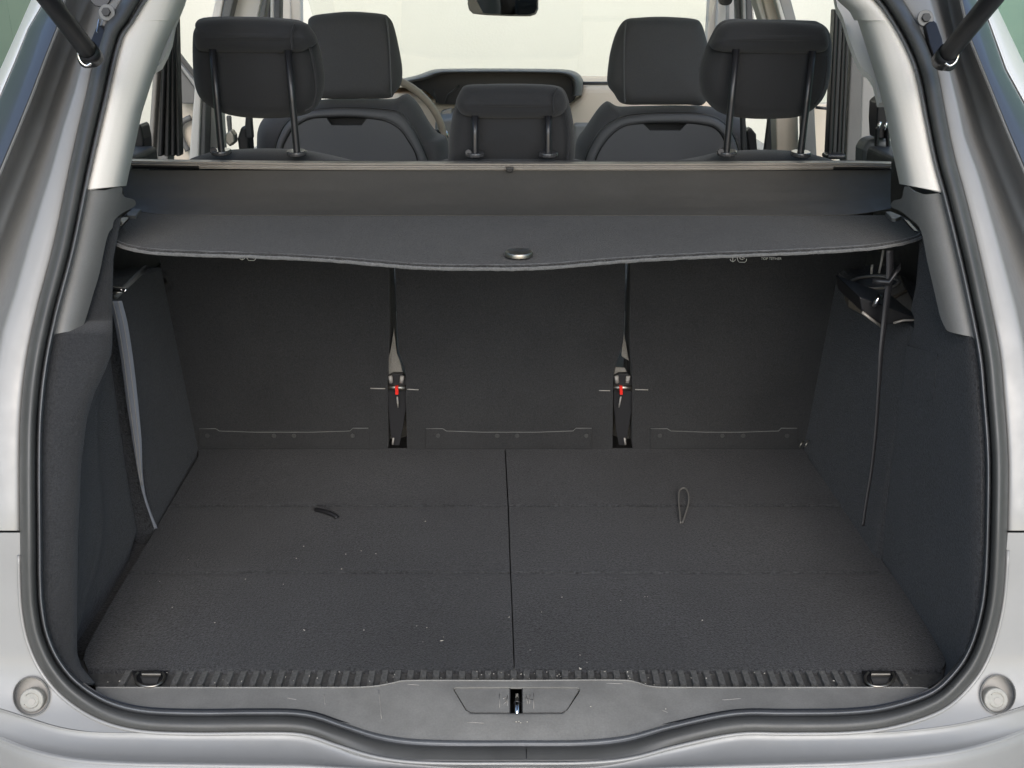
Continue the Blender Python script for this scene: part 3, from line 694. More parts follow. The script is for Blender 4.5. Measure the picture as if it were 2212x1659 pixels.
# ------------------------------------------------------------------ boot floor boards
def creased(x, y, z0=ZF):
    z = z0
    for yc in (1095, 1240): z -= .0021*math.exp(-((y-yc)/2.2)**2) - .0016*math.exp(-((y-yc+6)/5)**2)
    z += .0012*noise.noise(Vector((x*.006, y*.01, 3)))
    return PZ(x, y, z)
def board(name, fl_, fr_, label):
    rows_ = [[creased(fl_(y)+(fr_(y)-fl_(y))*i/48, y + (0 if y < 1444 else 0)) for i in range(49)] for y in ysr]
    top = [p+Vector((0,.0015,-.010)) for p in rows_[0]]; fr0 = [p+Vector((0,-.002,-.004)) for p in rows_[-1]]; fr1 = [p+Vector((0,-.002,-.014)) for p in rows_[-1]]
    lo_ = loft(name, [top]+rows_+[fr0, fr1], M['carpet'], None, solid=.012, round_=False); o = lo_
    tag(o, label, 'boot floor', 'hinged carpeted boards of the boot floor'); return o
extra = []
def edgeY(pts_a, pts_b, ys): return [(pts_a + (pts_b-pts_a)*(y-985)/(1445-985), y) for y in ys]
ysr = [968,984,1000,1020,1040,1060,1080,1084,1087,1090,1093,1095,1097,1100,1104,1140,1180,1225,1231,1235,1238,1240,1242,1245,1249,1300,1350,1400,1425,1440,1446]
def lx(y): return interp([(425,965),(430,985),(335,1145),(262,1265),(208,1360),(184,1405),(180,1425),(190,1446)], y)
def rx(y): return interp([(1745,965),(1742,985),(1860,1150),(1945,1265),(2005,1355),(2042,1410),(2046,1430),(2034,1446)], y)
def seam(y): return interp([(1091,965),(1092,985),(1098,1100),(1103,1240),(1107,1330),(1111,1446)], y)
floor_l = board('floor_board', lx, lambda y: seam(y)-1.3, 'left half of the black carpeted boot floor with a dark pull tab')
floor_r = board('floor_board', lambda y: seam(y)+1.3, rx, 'right half of the black carpeted boot floor with a thin cord loop')
# denser crease strips are part of the sheet; cord loop and pull tab
lpath = smooth([PZ(1470,1130,ZF+.002), PZ(1468,1108,ZF+.004), PZ(1466,1082,ZF+.006), PZ(1467,1062,ZF+.008), PZ(1473,1055,ZF+.009), PZ(1480,1055,ZF+.009), PZ(1486,1064,ZF+.008), PZ(1488,1080,ZF+.006), PZ(1483,1102,ZF+.004), PZ(1474,1129,ZF+.002)], 6)
tube('cord_loop', lpath, .0016, M['cord'], floor_r, seg=7)
tube('pull_tab', smooth([PZ(682,1101,ZF+.002), PZ(694,1103,ZF+.005), PZ(708,1107,ZF+.006), PZ(722,1113,ZF+.004), PZ(728,1119,ZF+.001)], 4), .004, M['black'], floor_l, seg=8)
tube('pull_tab_end', [PZ(680,1100,ZF+.003), PZ(688,1100,ZF+.004)], .0015, M['cord'], floor_l, seg=6)
# under-edge plate behind seats
box('rear_footwell_cover', (-.62,1.80,.52), (.62,2.3,.60), M['dplastic'], car)

# crumbs and lint
bmv = []; bmf = []
def crumb(p, r, st=1.0):
    k = len(bmv); a = random.random()*6.28; ux = Vector((math.cos(a), math.sin(a), 0))*r*st; uy = Vector((-math.sin(a), math.cos(a), 0))*r; uz = Vector((0,0,r*.8))
    bmv.extend([p+ux, p+uy, p-ux, p-uy, p+uz, p-uz*.3]); bmf.extend([(k+a_, k+b_, k+4) for a_, b_ in ((0,1),(1,2),(2,3),(3,0))] + [(k+b_, k+a_, k+5) for a_, b_ in ((0,1),(1,2),(2,3),(3,0))])
for x, y, r_, s_ in [(640,1206,.0011,1),(656,1180,.0012,1),(786,1361,.0011,1),(922,1356,.001,1),(954,1384,.0009,3.2),(657,1361,.001,2.6),(919,1126,.001,1.6),(780,1190,.001,1),(812,1196,.001,1.2),(1214,1290,.0011,1),(1341,1297,.0009,1),(1393,1289,.0008,1),(1399,1289,.0008,1),(1517,1340,.0013,1),(1170,1322,.0008,1),(1253,1415,.0009,1),(1252,1443,.0011,1),(612,1262,.0009,1),(345,1256,.0008,1),(372,1312,.001,1),(1145,1404,.0007,1),(1254,1445,.001,2),(747,1197,.0011,1),(738,1229,.0011,1),(900,1352,.0006,2),(1100,1333,.0007,3),(464,1345,.0012,1),(1268,1431,.0008,1),(530,1251,.001,1)]:
    crumb(PZ(x, y, ZF+.0015), r_, s_)
for _ in range(16):
    y = 1446-(random.random()**1.4)*420; x = random.uniform(lx(y)+15, rx(y)-15); crumb(PZ(x, y, ZF+.0008), random.uniform(.00025,.0006), random.choice((1,1,1,2.5)))
for _ in range(80):
    x = random.gauss(1110, 260) if random.random() < .65 else random.uniform(230, 1980); y = random.uniform(1450, 1481)
    if 225 < x < 1990: crumb(PZ(x, y, ZF+.001-.002), random.uniform(.0004,.0010), random.choice((1,1,2)))
for x, y in ((1115,1561),(1121,1560),(1125,1563),(1139,1561),(1434,1586),(1466,1593),(1704,1490),(1438,1533),(1276,1528)): crumb(sill_surf(x, min(y, boty(x)-1))+Vector((0,0,.0012)), .0010)
cr_ = obj('crumbs', bmv, bmf, M['crumb'], None, flat=True); tag(cr_, 'pale crumbs and lint scattered over the boot floor', 'crumbs', kind='stuff')

# ------------------------------------------------------------------ luggage cover
cover = thing('luggage_cover', 'dark retractable luggage cover with a felt edged board across the boot', 'luggage cover', (0, 1.6, 1.1))
def atd(x, y, d): return PY(x, y, d)
CD = 1.68
def crail(pts, d): return [PY(x, y, d) for x, y in pts]
topc = [(270,343),(430,345),(700,348),(1100,349),(1500,349),(1800,347),(1925,349)]
def shift(pts, dy): return [(x, y+dy) for x, y in pts]
tc_ = [(p.x, p.y) for p in smooth([(a_, b_, 0) for a_, b_ in topc], 6)]
loft('cassette_rail', [crail(shift(tc_,0),1.745), crail(shift(tc_,1),1.72), crail(shift(tc_,6),1.695), crail(shift(tc_,9),1.688), crail(shift(tc_,10.5),1.692)], M['cass'] if 'cass' in M else M['plastic'], cover, solid=.004)
loft('cassette_slot', [crail(shift(tc_,9),1.70), crail(shift(tc_,14),1.70)], M['black'], cover, solid=.004)
tc2 = [(p[0], p[1]) for p in tc_ if 425 < p[0] < 1810]
loft('cassette_housing', [crail(shift(tc2,11.5),1.694), crail(shift(tc2,12.5),1.686), crail(shift(tc2,15),1.682), crail(shift(tc2,17),1.684), crail(shift(tc2,19.5),1.692)], M['cass'], cover, solid=.004)
for x0_, x1_ in ((272,432),(1800,1926)):
    tcx = [(p[0], p[1]) for p in tc_ if x0_ <= p[0] <= x1_]
    loft('cassette_end_cap', [crail(shift(tcx,12),1.694), crail(shift(tcx,16),1.684), crail(shift(tcx,21),1.69)], M['black'], cover, solid=.004)
hexa('rail_clip', [PY(1092,362,1.675), PY(1110,362,1.675), PY(1107,372,1.675), PY(1096,372,1.675)], [p+Vector((0,.01,0)) for p in (PY(1092,362,1.675), PY(1110,362,1.675), PY(1107,372,1.675), PY(1096,372,1.675))], M['black'], cover, bevel=.001)
box('cassette_tube', (-.615,1.695,1.105), (.615,1.745,1.145), M['dplastic'], cover, bevel=.01)
# roller fabric: from the slot down to the board, slight sag and ripples
NX = 90; rows = 14; V = []; F = []
ZB = 1.12
bk_l, bk_r = (279,452), (1938,452)
for j in range(rows):
    t = j/(rows-1)
    for i in range(NX):
        s = i/(NX-1)
        xt = 262+(1925-262)*s; yt = 367 + (0 if 430 < xt < 1800 else 0)
        A_ = PY(xt, 368, 1.688); xb = 268+(1925-268)*s; B_ = PZ(xb, 464+ (1-abs(2*s-1))*1.5 - 14*max(0, (abs(2*s-1)-.88)/.12)**1.5, ZB)
        p = A_.lerp(B_, t); p.z -= .010*math.sin(t*math.pi)*(1-.3*s); p.z += .0012*math.sin(t*20+3*s)*math.sin(t*math.pi)*noise.noise(Vector((s*6,t*3,0)))*2
        V.append(p)
for j in range(rows-1):
    for i in range(NX-1): F.append((j*NX+i, j*NX+i+1, (j+1)*NX+i+1, (j+1)*NX+i))
F = face_cam(V, F); obj('roller_fabric', V, F, M['vinyl'], cover, solid=.001)
# rigid board
front = [(240,513),(255,522),(285,532),(340,540),(430,544),(560,548),(700,555),(800,563),(900,571),(1000,573.5),(1106,573.5),(1200,570),(1290,562),(1400,554),(1520,548),(1650,543),(1780,537),(1880,530),(1935,522),(1975,512),(1992,504)]
backp = [(1985,497),(1972,483),(1958,470),(1940,464),(1900,465),(1500,466),(1100,466),(700,465),(400,462),(310,455),(280,455),(262,470),(250,488),(241,503)]
fr_s = [(p.x, p.y) for p in smooth([(a_, b_, 0) for a_, b_ in front], 6)]
def boardsurf(x, y):
    return PZ(x, y, ZB-.001 + .0015*noise.noise(Vector((x*.006, y*.02, 0))))
bd = sheet('cover_board', fr_s+backp, boardsurf, M['felt'], cover, step=18, solid=.004)
ev = []
N2 = 420; frr = resample([(a_, b_, 0) for a_, b_ in fr_s], N2)
def edge(name, dy, r0, m, amp):
    path = [PZ(p.x, p.y+dy, ZB-.002)+Vector((0,0,-.0)) for p in frr]
    path = [p+Vector((0, amp*noise.noise(p*60), amp*noise.noise(p*75+Vector((3,1,7)))*.6)) for p in path]
    return tube(name, path, lambda t: r0*(1+.16*noise.noise(Vector((t*140, dy, 0)))), m, bd, seg=8)
edge('felt_seam', 0.0, .0017, M['feltedge'], .0006)
edge('felt_core', 3.6, .0030, M['felt'], .0010)
edge('felt_edge', 7.5, .0022, M['feltedge'], .0009)
# loose fibres on the edge
fv = []; ff = []
for _ in range(2600):
    p = frr[random.randrange(N2-1)]; q = PZ(p.x+random.uniform(-2,2), p.y+random.uniform(-1,10), ZB-.001)
    d_ = Vector((random.uniform(-1,1), random.uniform(-1,.3), random.uniform(-1,.6))).normalized()*random.uniform(.0012,.0036)
    s_ = Vector((d_.z, 0, -d_.x)).normalized()*.00022 if abs(d_.x)+abs(d_.z) > 1e-6 else Vector((.0002,0,0))
    k = len(fv); fv += [q-s_, q+s_, q+d_, q+d_*.5+Vector((0,.0002,.0003))]; ff += [(k,k+1,k+2),(k,k+2,k+3)]
fb = obj('felt_fibres', fv, ff, M['feltedge'], bd, flat=True); fb['kind'] = 'stuff'
# round press button
bc = PZ(1121,552,ZB+.001); R_b = .0182
rg_ = []
for r_, z_ in ((1.0,0),(1.0,.0035),(.97,.0052),(.92,.0058),(.87,.0052),(.80,.0040),(.4,.0030),(.02,.0028)):
    rg_.append([bc+Vector((math.cos(2*math.pi*i/40)*R_b*r_, math.sin(2*math.pi*i/40)*R_b*r_, z_)) for i in range(40)])
V = [p for r in rg_ for p in r]; F = [(j*40+i, j*40+(i+1) % 40, (j+1)*40+(i+1) % 40, (j+1)*40+i) for j in range(7) for i in range(40)] + [tuple(range(280,320))]
F = face_cam(V, F); obj('press_button', V, F, M['button'] if 'button' in M else M['steel'], cover)
for q in ([(274,460),(288,450),(305,451),(293,466),(275,465)], [(1913,457),(1924,456),(1948,466),(1936,472),(1926,471)]):
    A_ = [PZ(x, y, ZB+.004) for x, y in q]; hexa('end_clip', A_, [p+Vector((0,0,-.006)) for p in A_], M['plastic'], cover, bevel=.0012)
for q in ([(245,492),(262,470),(282,468),(262,488),(250,505)], [(1985,500),(1965,478),(1950,470),(1962,484),(1975,498)]):
    A_ = [PZ(x, y, ZB+.001) for x, y in q]; hexa('end_guide', A_, [p+Vector((0,0,-.012)) for p in A_], M['black'], cover, bevel=.001)

# ------------------------------------------------------------------ rear seats
def sd(z): return 1.812 - .14*(z-ZF)
def SP(px, py, off=0.0):
    r = ray(px, py); t = (1.812+off + .14*ZF - .14*CAM_Z)/(r.y + .14*r.z); return O + r*t
seats = []
def rear_seat(x_l, x_r, label, wl, wr):
    t = thing('rear_seat', label, 'car seat', (SP((x_l(960)+x_r(960))/2,960).x, 1.9, .6), 'three separate rear seats behind the boot')
    # outline of the carpeted back, from below; wl / wr: narrowing lists (y, dx)
    L = [(x_l(y), y) for y in list(range(366, 966, 15))+[973]]; R = [(x_r(y), y) for y in list(range(366, 966, 15))+[973]]
    o = sheet('seat_back', L+list(reversed(R)), lambda x, y: SP(x, y, .0), M['carpet2'], t, step=30, solid=.05)
    return t
rsl = rear_seat(lambda y: interp([(318,330),(345,560),(385,780),(418,930),(425,968)], y), lambda y: interp([(840,330),(840,690),(840,710),(837,790),(837,960)], y), 'left rear seat with tall raised headrest beside the left window', 0, 0)
rsc = rear_seat(lambda y: interp([(857,330),(853,560),(857,700),(861,760),(876,800),(879,960)], y), lambda y: interp([(1352,330),(1351,560),(1349,700),(1346,740),(1325,805),(1323,960)], y), 'middle rear seat with the low headrest', 0, 0)
rsr = rear_seat(lambda y: interp([(1366,330),(1363,560),(1361,700),(1362,760),(1366,800),(1367,960)], y), lambda y: interp([(1905,330),(1872,560),(1820,780),(1770,930),(1752,968)], y), 'right rear seat with tall raised headrest beside the right window', 0, 0)
# shoulders above the cover
def shoulder(t, pts):
    pillow('seat_shoulder', pts, 1.83, .12, .03, M['fabric'], t, dome=.004)
shoulder(rsl, [(400,400),(405,350),(430,337),(470,327),(560,322),(640,325),(690,333),(740,346),(800,365),(830,400)])
shoulder(rsc, [(870,400),(900,365),(985,342),(1030,334),(1106,333),(1180,334),(1220,341),(1290,360),(1340,400)])
shoulder(rsr, [(1380,400),(1400,370),(1520,340),(1560,331),(1640,325),(1720,328),(1770,338),(1830,360),(1850,400)])
# headrests
HL = [(440,38),(425,58),(420,80),(421,150),(430,200),(455,228),(500,248),(565,255),(625,253),(668,244),(690,222),(699,190),(700,162),(692,112),(678,75),(655,48),(620,40),(540,36)]
HR = [(1645,42),(1580,41),(1555,50),(1540,72),(1524,108),(1512,150),(1514,195),(1532,226),(1562,246),(1610,255),(1670,256),(1722,251),(1757,232),(1780,200),(1791,150),(1793,95),(1787,65),(1770,49),(1745,44)]
HC = [(1005,188),(990,205),(980,240),(973,275),(970,320),(975,352),(1040,358),(1110,358),(1180,358),(1235,352),(1241,310),(1239,270),(1232,232),(1222,200),(1205,186),(1160,182),(1106,181),(1050,182)]
OL = [(438,42),(424,62),(422,85),(430,108),(460,113),(560,115),(640,113),(665,106),(685,90),(672,62),(650,47),(560,38)]
OR = [(1650,44),(1582,45),(1556,56),(1542,78),(1534,100),(1560,112),(1650,116),(1740,116),(1780,110),(1788,90),(1782,64),(1765,52)]
OC = [(1008,184),(994,198),(985,220),(992,240),(1010,251),(1060,256),(1130,256),(1190,254),(1215,245),(1225,228),(1220,203),(1203,187),(1150,182),(1060,182)]
def post_pair(t, posts, dtop, dbot):
    for x0, y0, x1, y1 in posts:
        tube('headrest_post', [PY(x0, y0-6, dtop), PY((x0+x1)/2, (y0+y1)/2, (dtop+dbot)/2), PY(x1, y1, dbot), PY(x1+ (x1-x0)*.1, y1+15, dbot)], .0058, M['gloss'], t, seg=14)
        c = PY(x1, y1+3, dbot)
        gd = disc('post_guide', c+Vector((0,0,-.006)), (0,-.10,1), .0168, .0075, M['glossg'] if 'glossg' in M else M['gloss'], t, seg=24, bevel=.002)
def headrest(t, Hh, Oo, post, off=0):
    h = pillow('headrest', Hh, 1.845, .10, .032, M['fabric'], t, dome=.008)
    pillow('headrest_roll', Oo, 1.798, .065, .024, M['fabric'], t, dome=.006)
    return h
hl_ = headrest(rsl, HL, OL, None); hr_ = headrest(rsr, HR, OR, None); hc_ = headrest(rsc, HC, OC, None)
post_pair(rsl, [(459,112,478,322),(622,114,641,324)], 1.775, 1.77)
post_pair(rsr, [(1590,112,1570,324),(1755,116,1730,326)], 1.775, 1.77)
post_pair(rsc, [(1026,256,1026,326),(1184,256,1184,326)], 1.775, 1.77)
def seamline(t, pts, d, m='black', r=.0012, name='seam'):
    return tube(name, smooth([PY(x, y, d) for x, y in pts], 5), r, M[m], t, seg=6)
seamline(hl_, [(664,92),(672,112),(680,150),(684,190),(678,226),(660,240)], 1.790, 'fabric', .0022)
seamline(hr_, [(1786,120),(1784,160),(1776,200),(1758,226)], 1.792, 'fabric', .0020)
seamline(hc_, [(1220,232),(1227,270),(1229,310),(1226,345)], 1.790, 'fabric', .0022)
seamline(hl_, [(637,52),(632,66),(630,85),(632,108)], 1.762, 'fabric', .0016)
seamline(hc_, [(1203,190),(1197,205),(1195,225),(1198,248)], 1.762, 'fabric', .0016)
for a_ in ((325,462), ):
    pass
# lever clips on the inner guides
for t, x, y, s in ((rsl,462,326,1),(rsr,1556,328,-1),(rsc,1012,330,1)):
    c = PY(x, y, 1.765); disc('guide_button', c, (0,-1,.2), .006, .006, M['arm'], t, seg=12)
# hinge flaps, rivets, staples, bracket
def spslab(name, pts, th_, m, t, off=-.001):
    A_ = [SP(x, y, off-th_) for x, y in pts]; return hexa(name, A_, [p+Vector((0,th_+.002,0)) for p in A_], m, t, bevel=.0008)
for t, x0, x1, riv in ((rsl,430,796,(448,592,635,762)), (rsc,920,1278,(946,1074,1117,1266)), (rsr,1405,1722,(1425,1560,1605,1700))):
    f_ = spslab('hinge_flap', [(x0,926),(x0+36,926),(x0+44,931),(x1-40,931),(x1-34,925),(x1,925),(x1,967),(x0,967)], .003, M['carpet2'], t)
    e_ = tube('flap_edge', [SP(x, y, -.005) for x, y in ((x0,926),(x0+36,926),(x0+44,931),(x0+120,933.5),(x1-120,933.5),(x1-40,931),(x1-34,925),(x1,925))], .0007, M['plastic'], f_, seg=5)
    for rx_ in riv:
        disc('rivet', SP(rx_, 941, -.0045), (0,-1,0), .0042, .0016, M['dplastic'], f_, seg=12, bevel=.0005)
for t, a_, b_ in ((rsl,(800,839),(832,839.5)), (rsc,(879,841),(904,842)), (rsc,(1294,843.5),(1318,844)), (rsr,(1372,841.5),(1400,842))):
    tube('slot_staple', [SP(*a_, -.001), SP(*b_, -.001)], .0011, M['glove'], t, seg=6)
for t, cx, tabx, s in ((rsl,857,856,1), (rsr,1345,1341,-1)):
    hb = spslab('hinge_bracket', [(cx-18,814),(cx-8,808),(cx+12,808),(cx+20,817),(cx+21,880),(cx+12,930),(cx+6,962),(cx-8,962),(cx-14,930),(cx-20,870)], .010, M['arm'], t, off=.02)
    for pl in ([[(851,709),(844,755),(837,780),(836,810),(871,810),(866,787),(857,762)]] if s > 0 else [[(1347,716),(1342,769),(1359,780)],[(1329,793),(1350,795),(1357,811),(1326,811)]]):
        spslab('side_valance', pl, .002, M['valance'], t, off=.024)
    tube('hinge_bolt', [SP(cx-24,836,.008), SP(cx+24,838,.008)], .0055, M['steel'], hb, seg=12)
    spslab('release_tab', [(tabx-3,835),(tabx+4,835),(tabx+4.5,853),(tabx-2,853)], .006, M['red'], t, off=.0)
    tube('hinge_spring', [SP(cx-14,812,.006), SP(cx-12,826,.006)], .004, M['glove'], hb, seg=8)
    tube('hinge_spring', [SP(cx+12,812,.006), SP(cx+10,826,.006)], .004, M['glove'], hb, seg=8)
    tube('hinge_cable', [SP(cx+(1 if s>0 else -4),857,.0), SP(cx+(3 if s>0 else -8),880,.002)], .0016, M['glove'], hb, seg=6)
    tube('hinge_foot', [SP(cx-7 if s > 0 else cx+4,946,.0), SP(cx-9 if s > 0 else cx+6,960,.0)], .002, M['glove'], hb, seg=6)
# cushions in front of the backs, seen through the gaps
for t, x0_, x1_ in ((rsl,-.60,-.205),(rsc,-.20,.195),(rsr,.20,.60)):
    box('seat_cushion', (x0_,1.90,.50), (x1_,2.40,.72), M['cushion'], t, bevel=.03)
    box('back_cushion', (x0_+.02,1.85,.70), (x1_-.02,1.95,1.08), M['fabric'], t, bevel=.02)
# anchor pictograms and TOP TETHER print
def printed(t, cx, cy, s=1.0):
    def q(x, y): return SP(cx+x*s, cy+y*s, -.0012)
    a_ = tube('anchor_symbol', [q(-6,3), q(-4.5,6), q(0,8.5), q(4.5,6), q(6,3)], .0006, M['white'], t, seg=5)
    tube('anchor_symbol', [q(0,8), q(0,-5)], .0007, M['white'], t, seg=5)
    tube('seat_symbol', [q(8,-6), q(11,6), q(14,9.5), q(26,9.5), q(29,7), q(30,2)], .0006, M['white'], t, seg=5)
    tube('seat_symbol', [q(13,-6), q(16,2), q(20,4), q(26,1)], .0006, M['white'], t, seg=5)
    tube('seat_symbol', [q(18,-5), q(21,0), q(27,-2)], .0006, M['white'], t, seg=5)
printed(rsl, 523, 553); printed(rsr, 1583, 557)
def text(s, px, py, hgt, m, t, name='printed_text'):
    c = bpy.data.curves.new('txt', 'FONT'); c.body = s; c.size = hgt; c.align_x = 'CENTER'; c.align_y = 'CENTER'; c.extrude = .0002
    tmp = bpy.data.objects.new('txt', c); C.objects.link(tmp)
    bpy.context.view_layer.update(); me = bpy.data.meshes.new_from_object(tmp.evaluated_get(bpy.context.evaluated_depsgraph_get()))
    bpy.data.objects.remove(tmp); me.materials.clear(); me.materials.append(m)
    p = SP(px, py, -.0015); R = Matrix.Translation(p) @ Matrix.Rotation(math.radians(90+8), 4, 'X')
    me.transform(R); o = bpy.data.objects.new(name, me); C.objects.link(o); attach(o, t); return o
text('TOP TETHER', 1666, 559, .0062, M['white'], rsr)

# ------------------------------------------------------------------ seat belts
def strapmesh(t, name, pts, widths, m=None):
    return ribbon(name, pts, widths, Vector((.2,-1,.1)).normalized(), m or M['strap'], t, th=.0016)
b1 = thing('seat_belt', 'grey webbing strap hanging down the left side of the boot', 'strap', (-.58,1.44,.7))
pa = [(250,650,1.43),(262,700,1.435),(275,780,1.445),(286,870,1.455),(296,950,1.462),(303,1020,1.47),(312,1070,1.475),(325,1110,1.48),(337,1142,1.487)]
wd = [28,30,29,28,22,10,4,3.5,7]
pp = smooth([PY(x, y, d) for x, y, d in pa], 6); ww = resample([(w_, 0, 0) for w_ in wd], len(pp))
ww = []
for i in range(len(pp)):
    f = i/6; k = min(int(f), 7); ww.append(wd[k]+(wd[k+1]-wd[k])*(f-k))
WV = [Vector((w_*1.4/FPX, .004*(1-w_/30), 0)) for w_ in ww]
ribbon('webbing', pp, WV, Vector((.2,-1,.1)).normalized(), M['strap'], b1, th=.0015)
for o_ in (-.22, .2): tube('webbing_rib', [p+w_*o_+Vector((0,-.0012,0)) for p, w_ in list(zip(pp, WV))[:34]], .0007, M['glove'], b1, seg=5)
A_ = [PY(236,620,1.42), PY(273,624,1.42), PY(270,632,1.42), PY(236,630,1.42)]
hexa('belt_guide', A_, [p+Vector((0,.006,0)) for p in A_], M['black'], b1, bevel=.001)
tube('guide_wire', [PY(237,624,1.417), PY(262,625,1.417), PY(268,632,1.417), PY(273,624,1.417)], .0014, M['chrome'], b1, seg=6)
tube('guide_wire', [PY(237,632,1.417), PY(264,632,1.417)], .0014, M['steel'], b1, seg=6)
b2 = thing('seat_belt', 'dark seat belt hanging in front of the right cup holder', 'strap', (.55,1.40,.8))
pp = smooth([PY(1922,540,1.40), PY(1921,600,1.40), PY(1912,680,1.40), PY(1903,760,1.39), PY(1898,840,1.385), PY(1891,940,1.38), PY(1882,1020,1.375), PY(1872,1080,1.37), PY(1864,1136,1.365)], 6)
wl_ = [18,18,16,13,11,10,9,9,9]
WV = []
for i in range(len(pp)):
    f = i/6; k = min(int(f), 7); WV.append(Vector(((wl_[k]+(wl_[k+1]-wl_[k])*(f-k))*1.4/FPX, .004, 0)))
ribbon('webbing', pp, WV, Vector((0,-1,0)), M['arm'], b2, th=.0016)
ribbon('belt_tongue', [PY(1884,606,1.40), PY(1920,610,1.395), PY(1944,575,1.39)], Vector((0,.004,.008)), Vector((0,-1,0)), M['black'], b2, th=.004)
tube('belt_hook', [PY(1882,592,1.52), PY(1884,572,1.52)], .002, M['glove'], b2, seg=6)
tube('belt_wire', [PY(1899,590,1.5), PY(1908,540,1.5)], .0018, M['glove'], b2, seg=6)
for x in (1727,1738): tube('floor_clip', [PY(x+8,951,1.77), PY(x,966,1.765)], .0013, M['steel'], car, seg=6)

# ------------------------------------------------------------------ front seats
def front_seat(label, head, body, arc1, arc2, slot, seam_):
    t = thing('front_seat', label, 'car seat', (PY(head[0][0], 300, 2.65).x, 2.7, .5), 'pair of front seats')
    h = pillow('headrest', head, 2.66, .10, .035, M['fabric2'], t, dome=.008)
    tube('headrest_seam', smooth([PY(x, y, 2.603) for x, y in seam_], 5), .0022, M['shell'], h, seg=6)
    pillow('seat_backrest', body, 2.70, .16, .045, M['fabric2'], t, dome=.01)
    o1 = resample(smooth([PY(x, y, 2.598) for x, y in arc1], 6), 60)
    c = sum(o1, Vector())/len(o1)
    ring_a = o1; mid = [p+Vector((0,-.004,0)) for p in o1]
    i1 = resample(smooth([PY(x, y, 2.592) for x, y in arc2], 6), 60)
    loft('shell_frame', [[p+Vector((0,.03,0)) for p in o1], o1, [a_.lerp(b_, .25)+Vector((0,-.010,0)) for a_, b_ in zip(o1, i1)], [a_.lerp(b_, .75)+Vector((0,-.010,0)) for a_, b_ in zip(o1, i1)], i1, [p+Vector((0,.03,0)) for p in i1]], M['shell'], t, solid=.002)
    tube('shell_groove', [p+Vector((0,-.001,0)) for p in o1], .0032, M['black'], t, seg=8)
    tube('shell_groove', [p+Vector((0,-.001,0)) for p in i1], .0032, M['black'], t, seg=8)
    x0_, x1_ = arc2[0][0], arc2[-1][0]
    pts = [(p[0], p[1]) for p in arc2]
    # tray panel inside the inner arc, with the finger slot cut out of its top edge
    tl = [p for p in pts]; cxm = (slot[0][0]+slot[-1][0])/2
    lefts = [p for p in pts if p[0] < slot[0][0]]; rights = [p for p in pts if p[0] > slot[-1][0]]
    ol = [(x0_, 420)]+lefts+[(s_[0], s_[1]) for s_ in slot]+rights+[(x1_, 420)]
    sheet('seat_back_tray', ol, lambda x, y: PY(x, y, 2.590), M['shell'], t, step=18, solid=.012)
    sheet('finger_slot', [(slot[0][0]-6, slot[0][1]-8),(slot[-1][0]+6, slot[-1][1]-8),(slot[-1][0]+4, slot[1][1]+6),(slot[0][0]-4, slot[1][1]+6)], lambda x, y: PY(x, y, 2.615), M['black'], t, step=30, solid=.004)
    xa = PY(head[0][0], 300, 2.65).x
    return t
FHL = [(665,60),(672,36),(715,28),(765,25),(825,30),(840,38),(850,55),(861,100),(869,150),(866,182),(852,202),(840,212),(780,213),(700,213),(672,205),(655,180),(650,140),(654,100)]
FBL = [(556,420),(558,330),(562,270),(590,240),(640,224),(700,215),(800,214),(850,214),(872,204),(884,206),(905,228),(925,262),(945,288),(963,298),(970,330),(975,420)]
fl = front_seat('left front seat back seen between the left and middle rear headrests', FHL, FBL,
    [(593,420),(595,330),(606,290),(624,262),(655,244),(700,236),(760,234),(830,238),(866,246),(892,278),(912,318),(928,360),(935,420)],
    [(607,420),(609,330),(620,296),(636,274),(668,256),(705,252),(760,251),(795,254),(832,260),(862,276),(882,302),(902,342),(912,420)],
    [(706,257),(716,271),(781,271),(792,257)], [(833,34),(838,60),(842,110),(844,160),(846,210)])
FHR = [(1350,43),(1332,68),(1320,105),(1314,140),(1312,180),(1326,202),(1345,224),(1400,226),(1480,226),(1520,224),(1532,180),(1532,120),(1524,80),(1514,50),(1500,41),(1460,37),(1420,36),(1380,38)]
FBR = [(1236,420),(1242,330),(1248,300),(1262,280),(1274,262),(1292,236),(1306,222),(1316,220),(1335,230),(1370,230),(1450,228),(1530,230),(1570,240),(1602,258),(1616,290),(1626,330),(1630,420)]
fr = front_seat('right front seat back seen between the middle and right rear headrests', FHR, FBR,
    [(1258,420),(1264,350),(1282,307),(1307,274),(1344,254),(1390,247),(1440,245),(1500,246),(1545,254),(1575,280),(1592,316),(1600,360),(1604,420)],
    [(1276,420),(1284,350),(1308,304),(1342,274),(1380,266),(1420,264),(1480,264),(1520,268),(1545,276),(1562,296),(1574,330),(1578,420)],
    [(1391,269),(1404,282),(1470,282),(1484,267)], [(1352,46),(1349,80),(1348,130),(1348,180),(1350,222)])
for t, x in ((fl,-.40),(fr,.38)):
    box('seat_base', (x-.24,2.62,.50), (x+.24,3.15,.72), M['fabric2'], t, bevel=.04)

# ------------------------------------------------------------------ dashboard, wheel, mirror
DD = 3.55
dash = slab('dashboard', [(868,212),(925,224),(950,229),(1225,234),(1252,212),(1262,188),(1560,188),(1600,200),(1610,330),(1610,420),(700,420),(700,260),(780,215)], DD, .45, M['dash'], car, bevel=.02, tilt=.4)
loft('dash_top', [[PY(x, 187, 3.72) for x in range(640,1640,40)], [PY(x, 180, 3.95) for x in range(640,1640,40)], [PY(x, 178.5, 4.06) for x in range(640,1640,40)]], M['dash'], car)
tube('windscreen_seal', [PY(x, 180, 3.62) for x in (1258,1400,1640)], .0055, M['rubber'], car, seg=8)
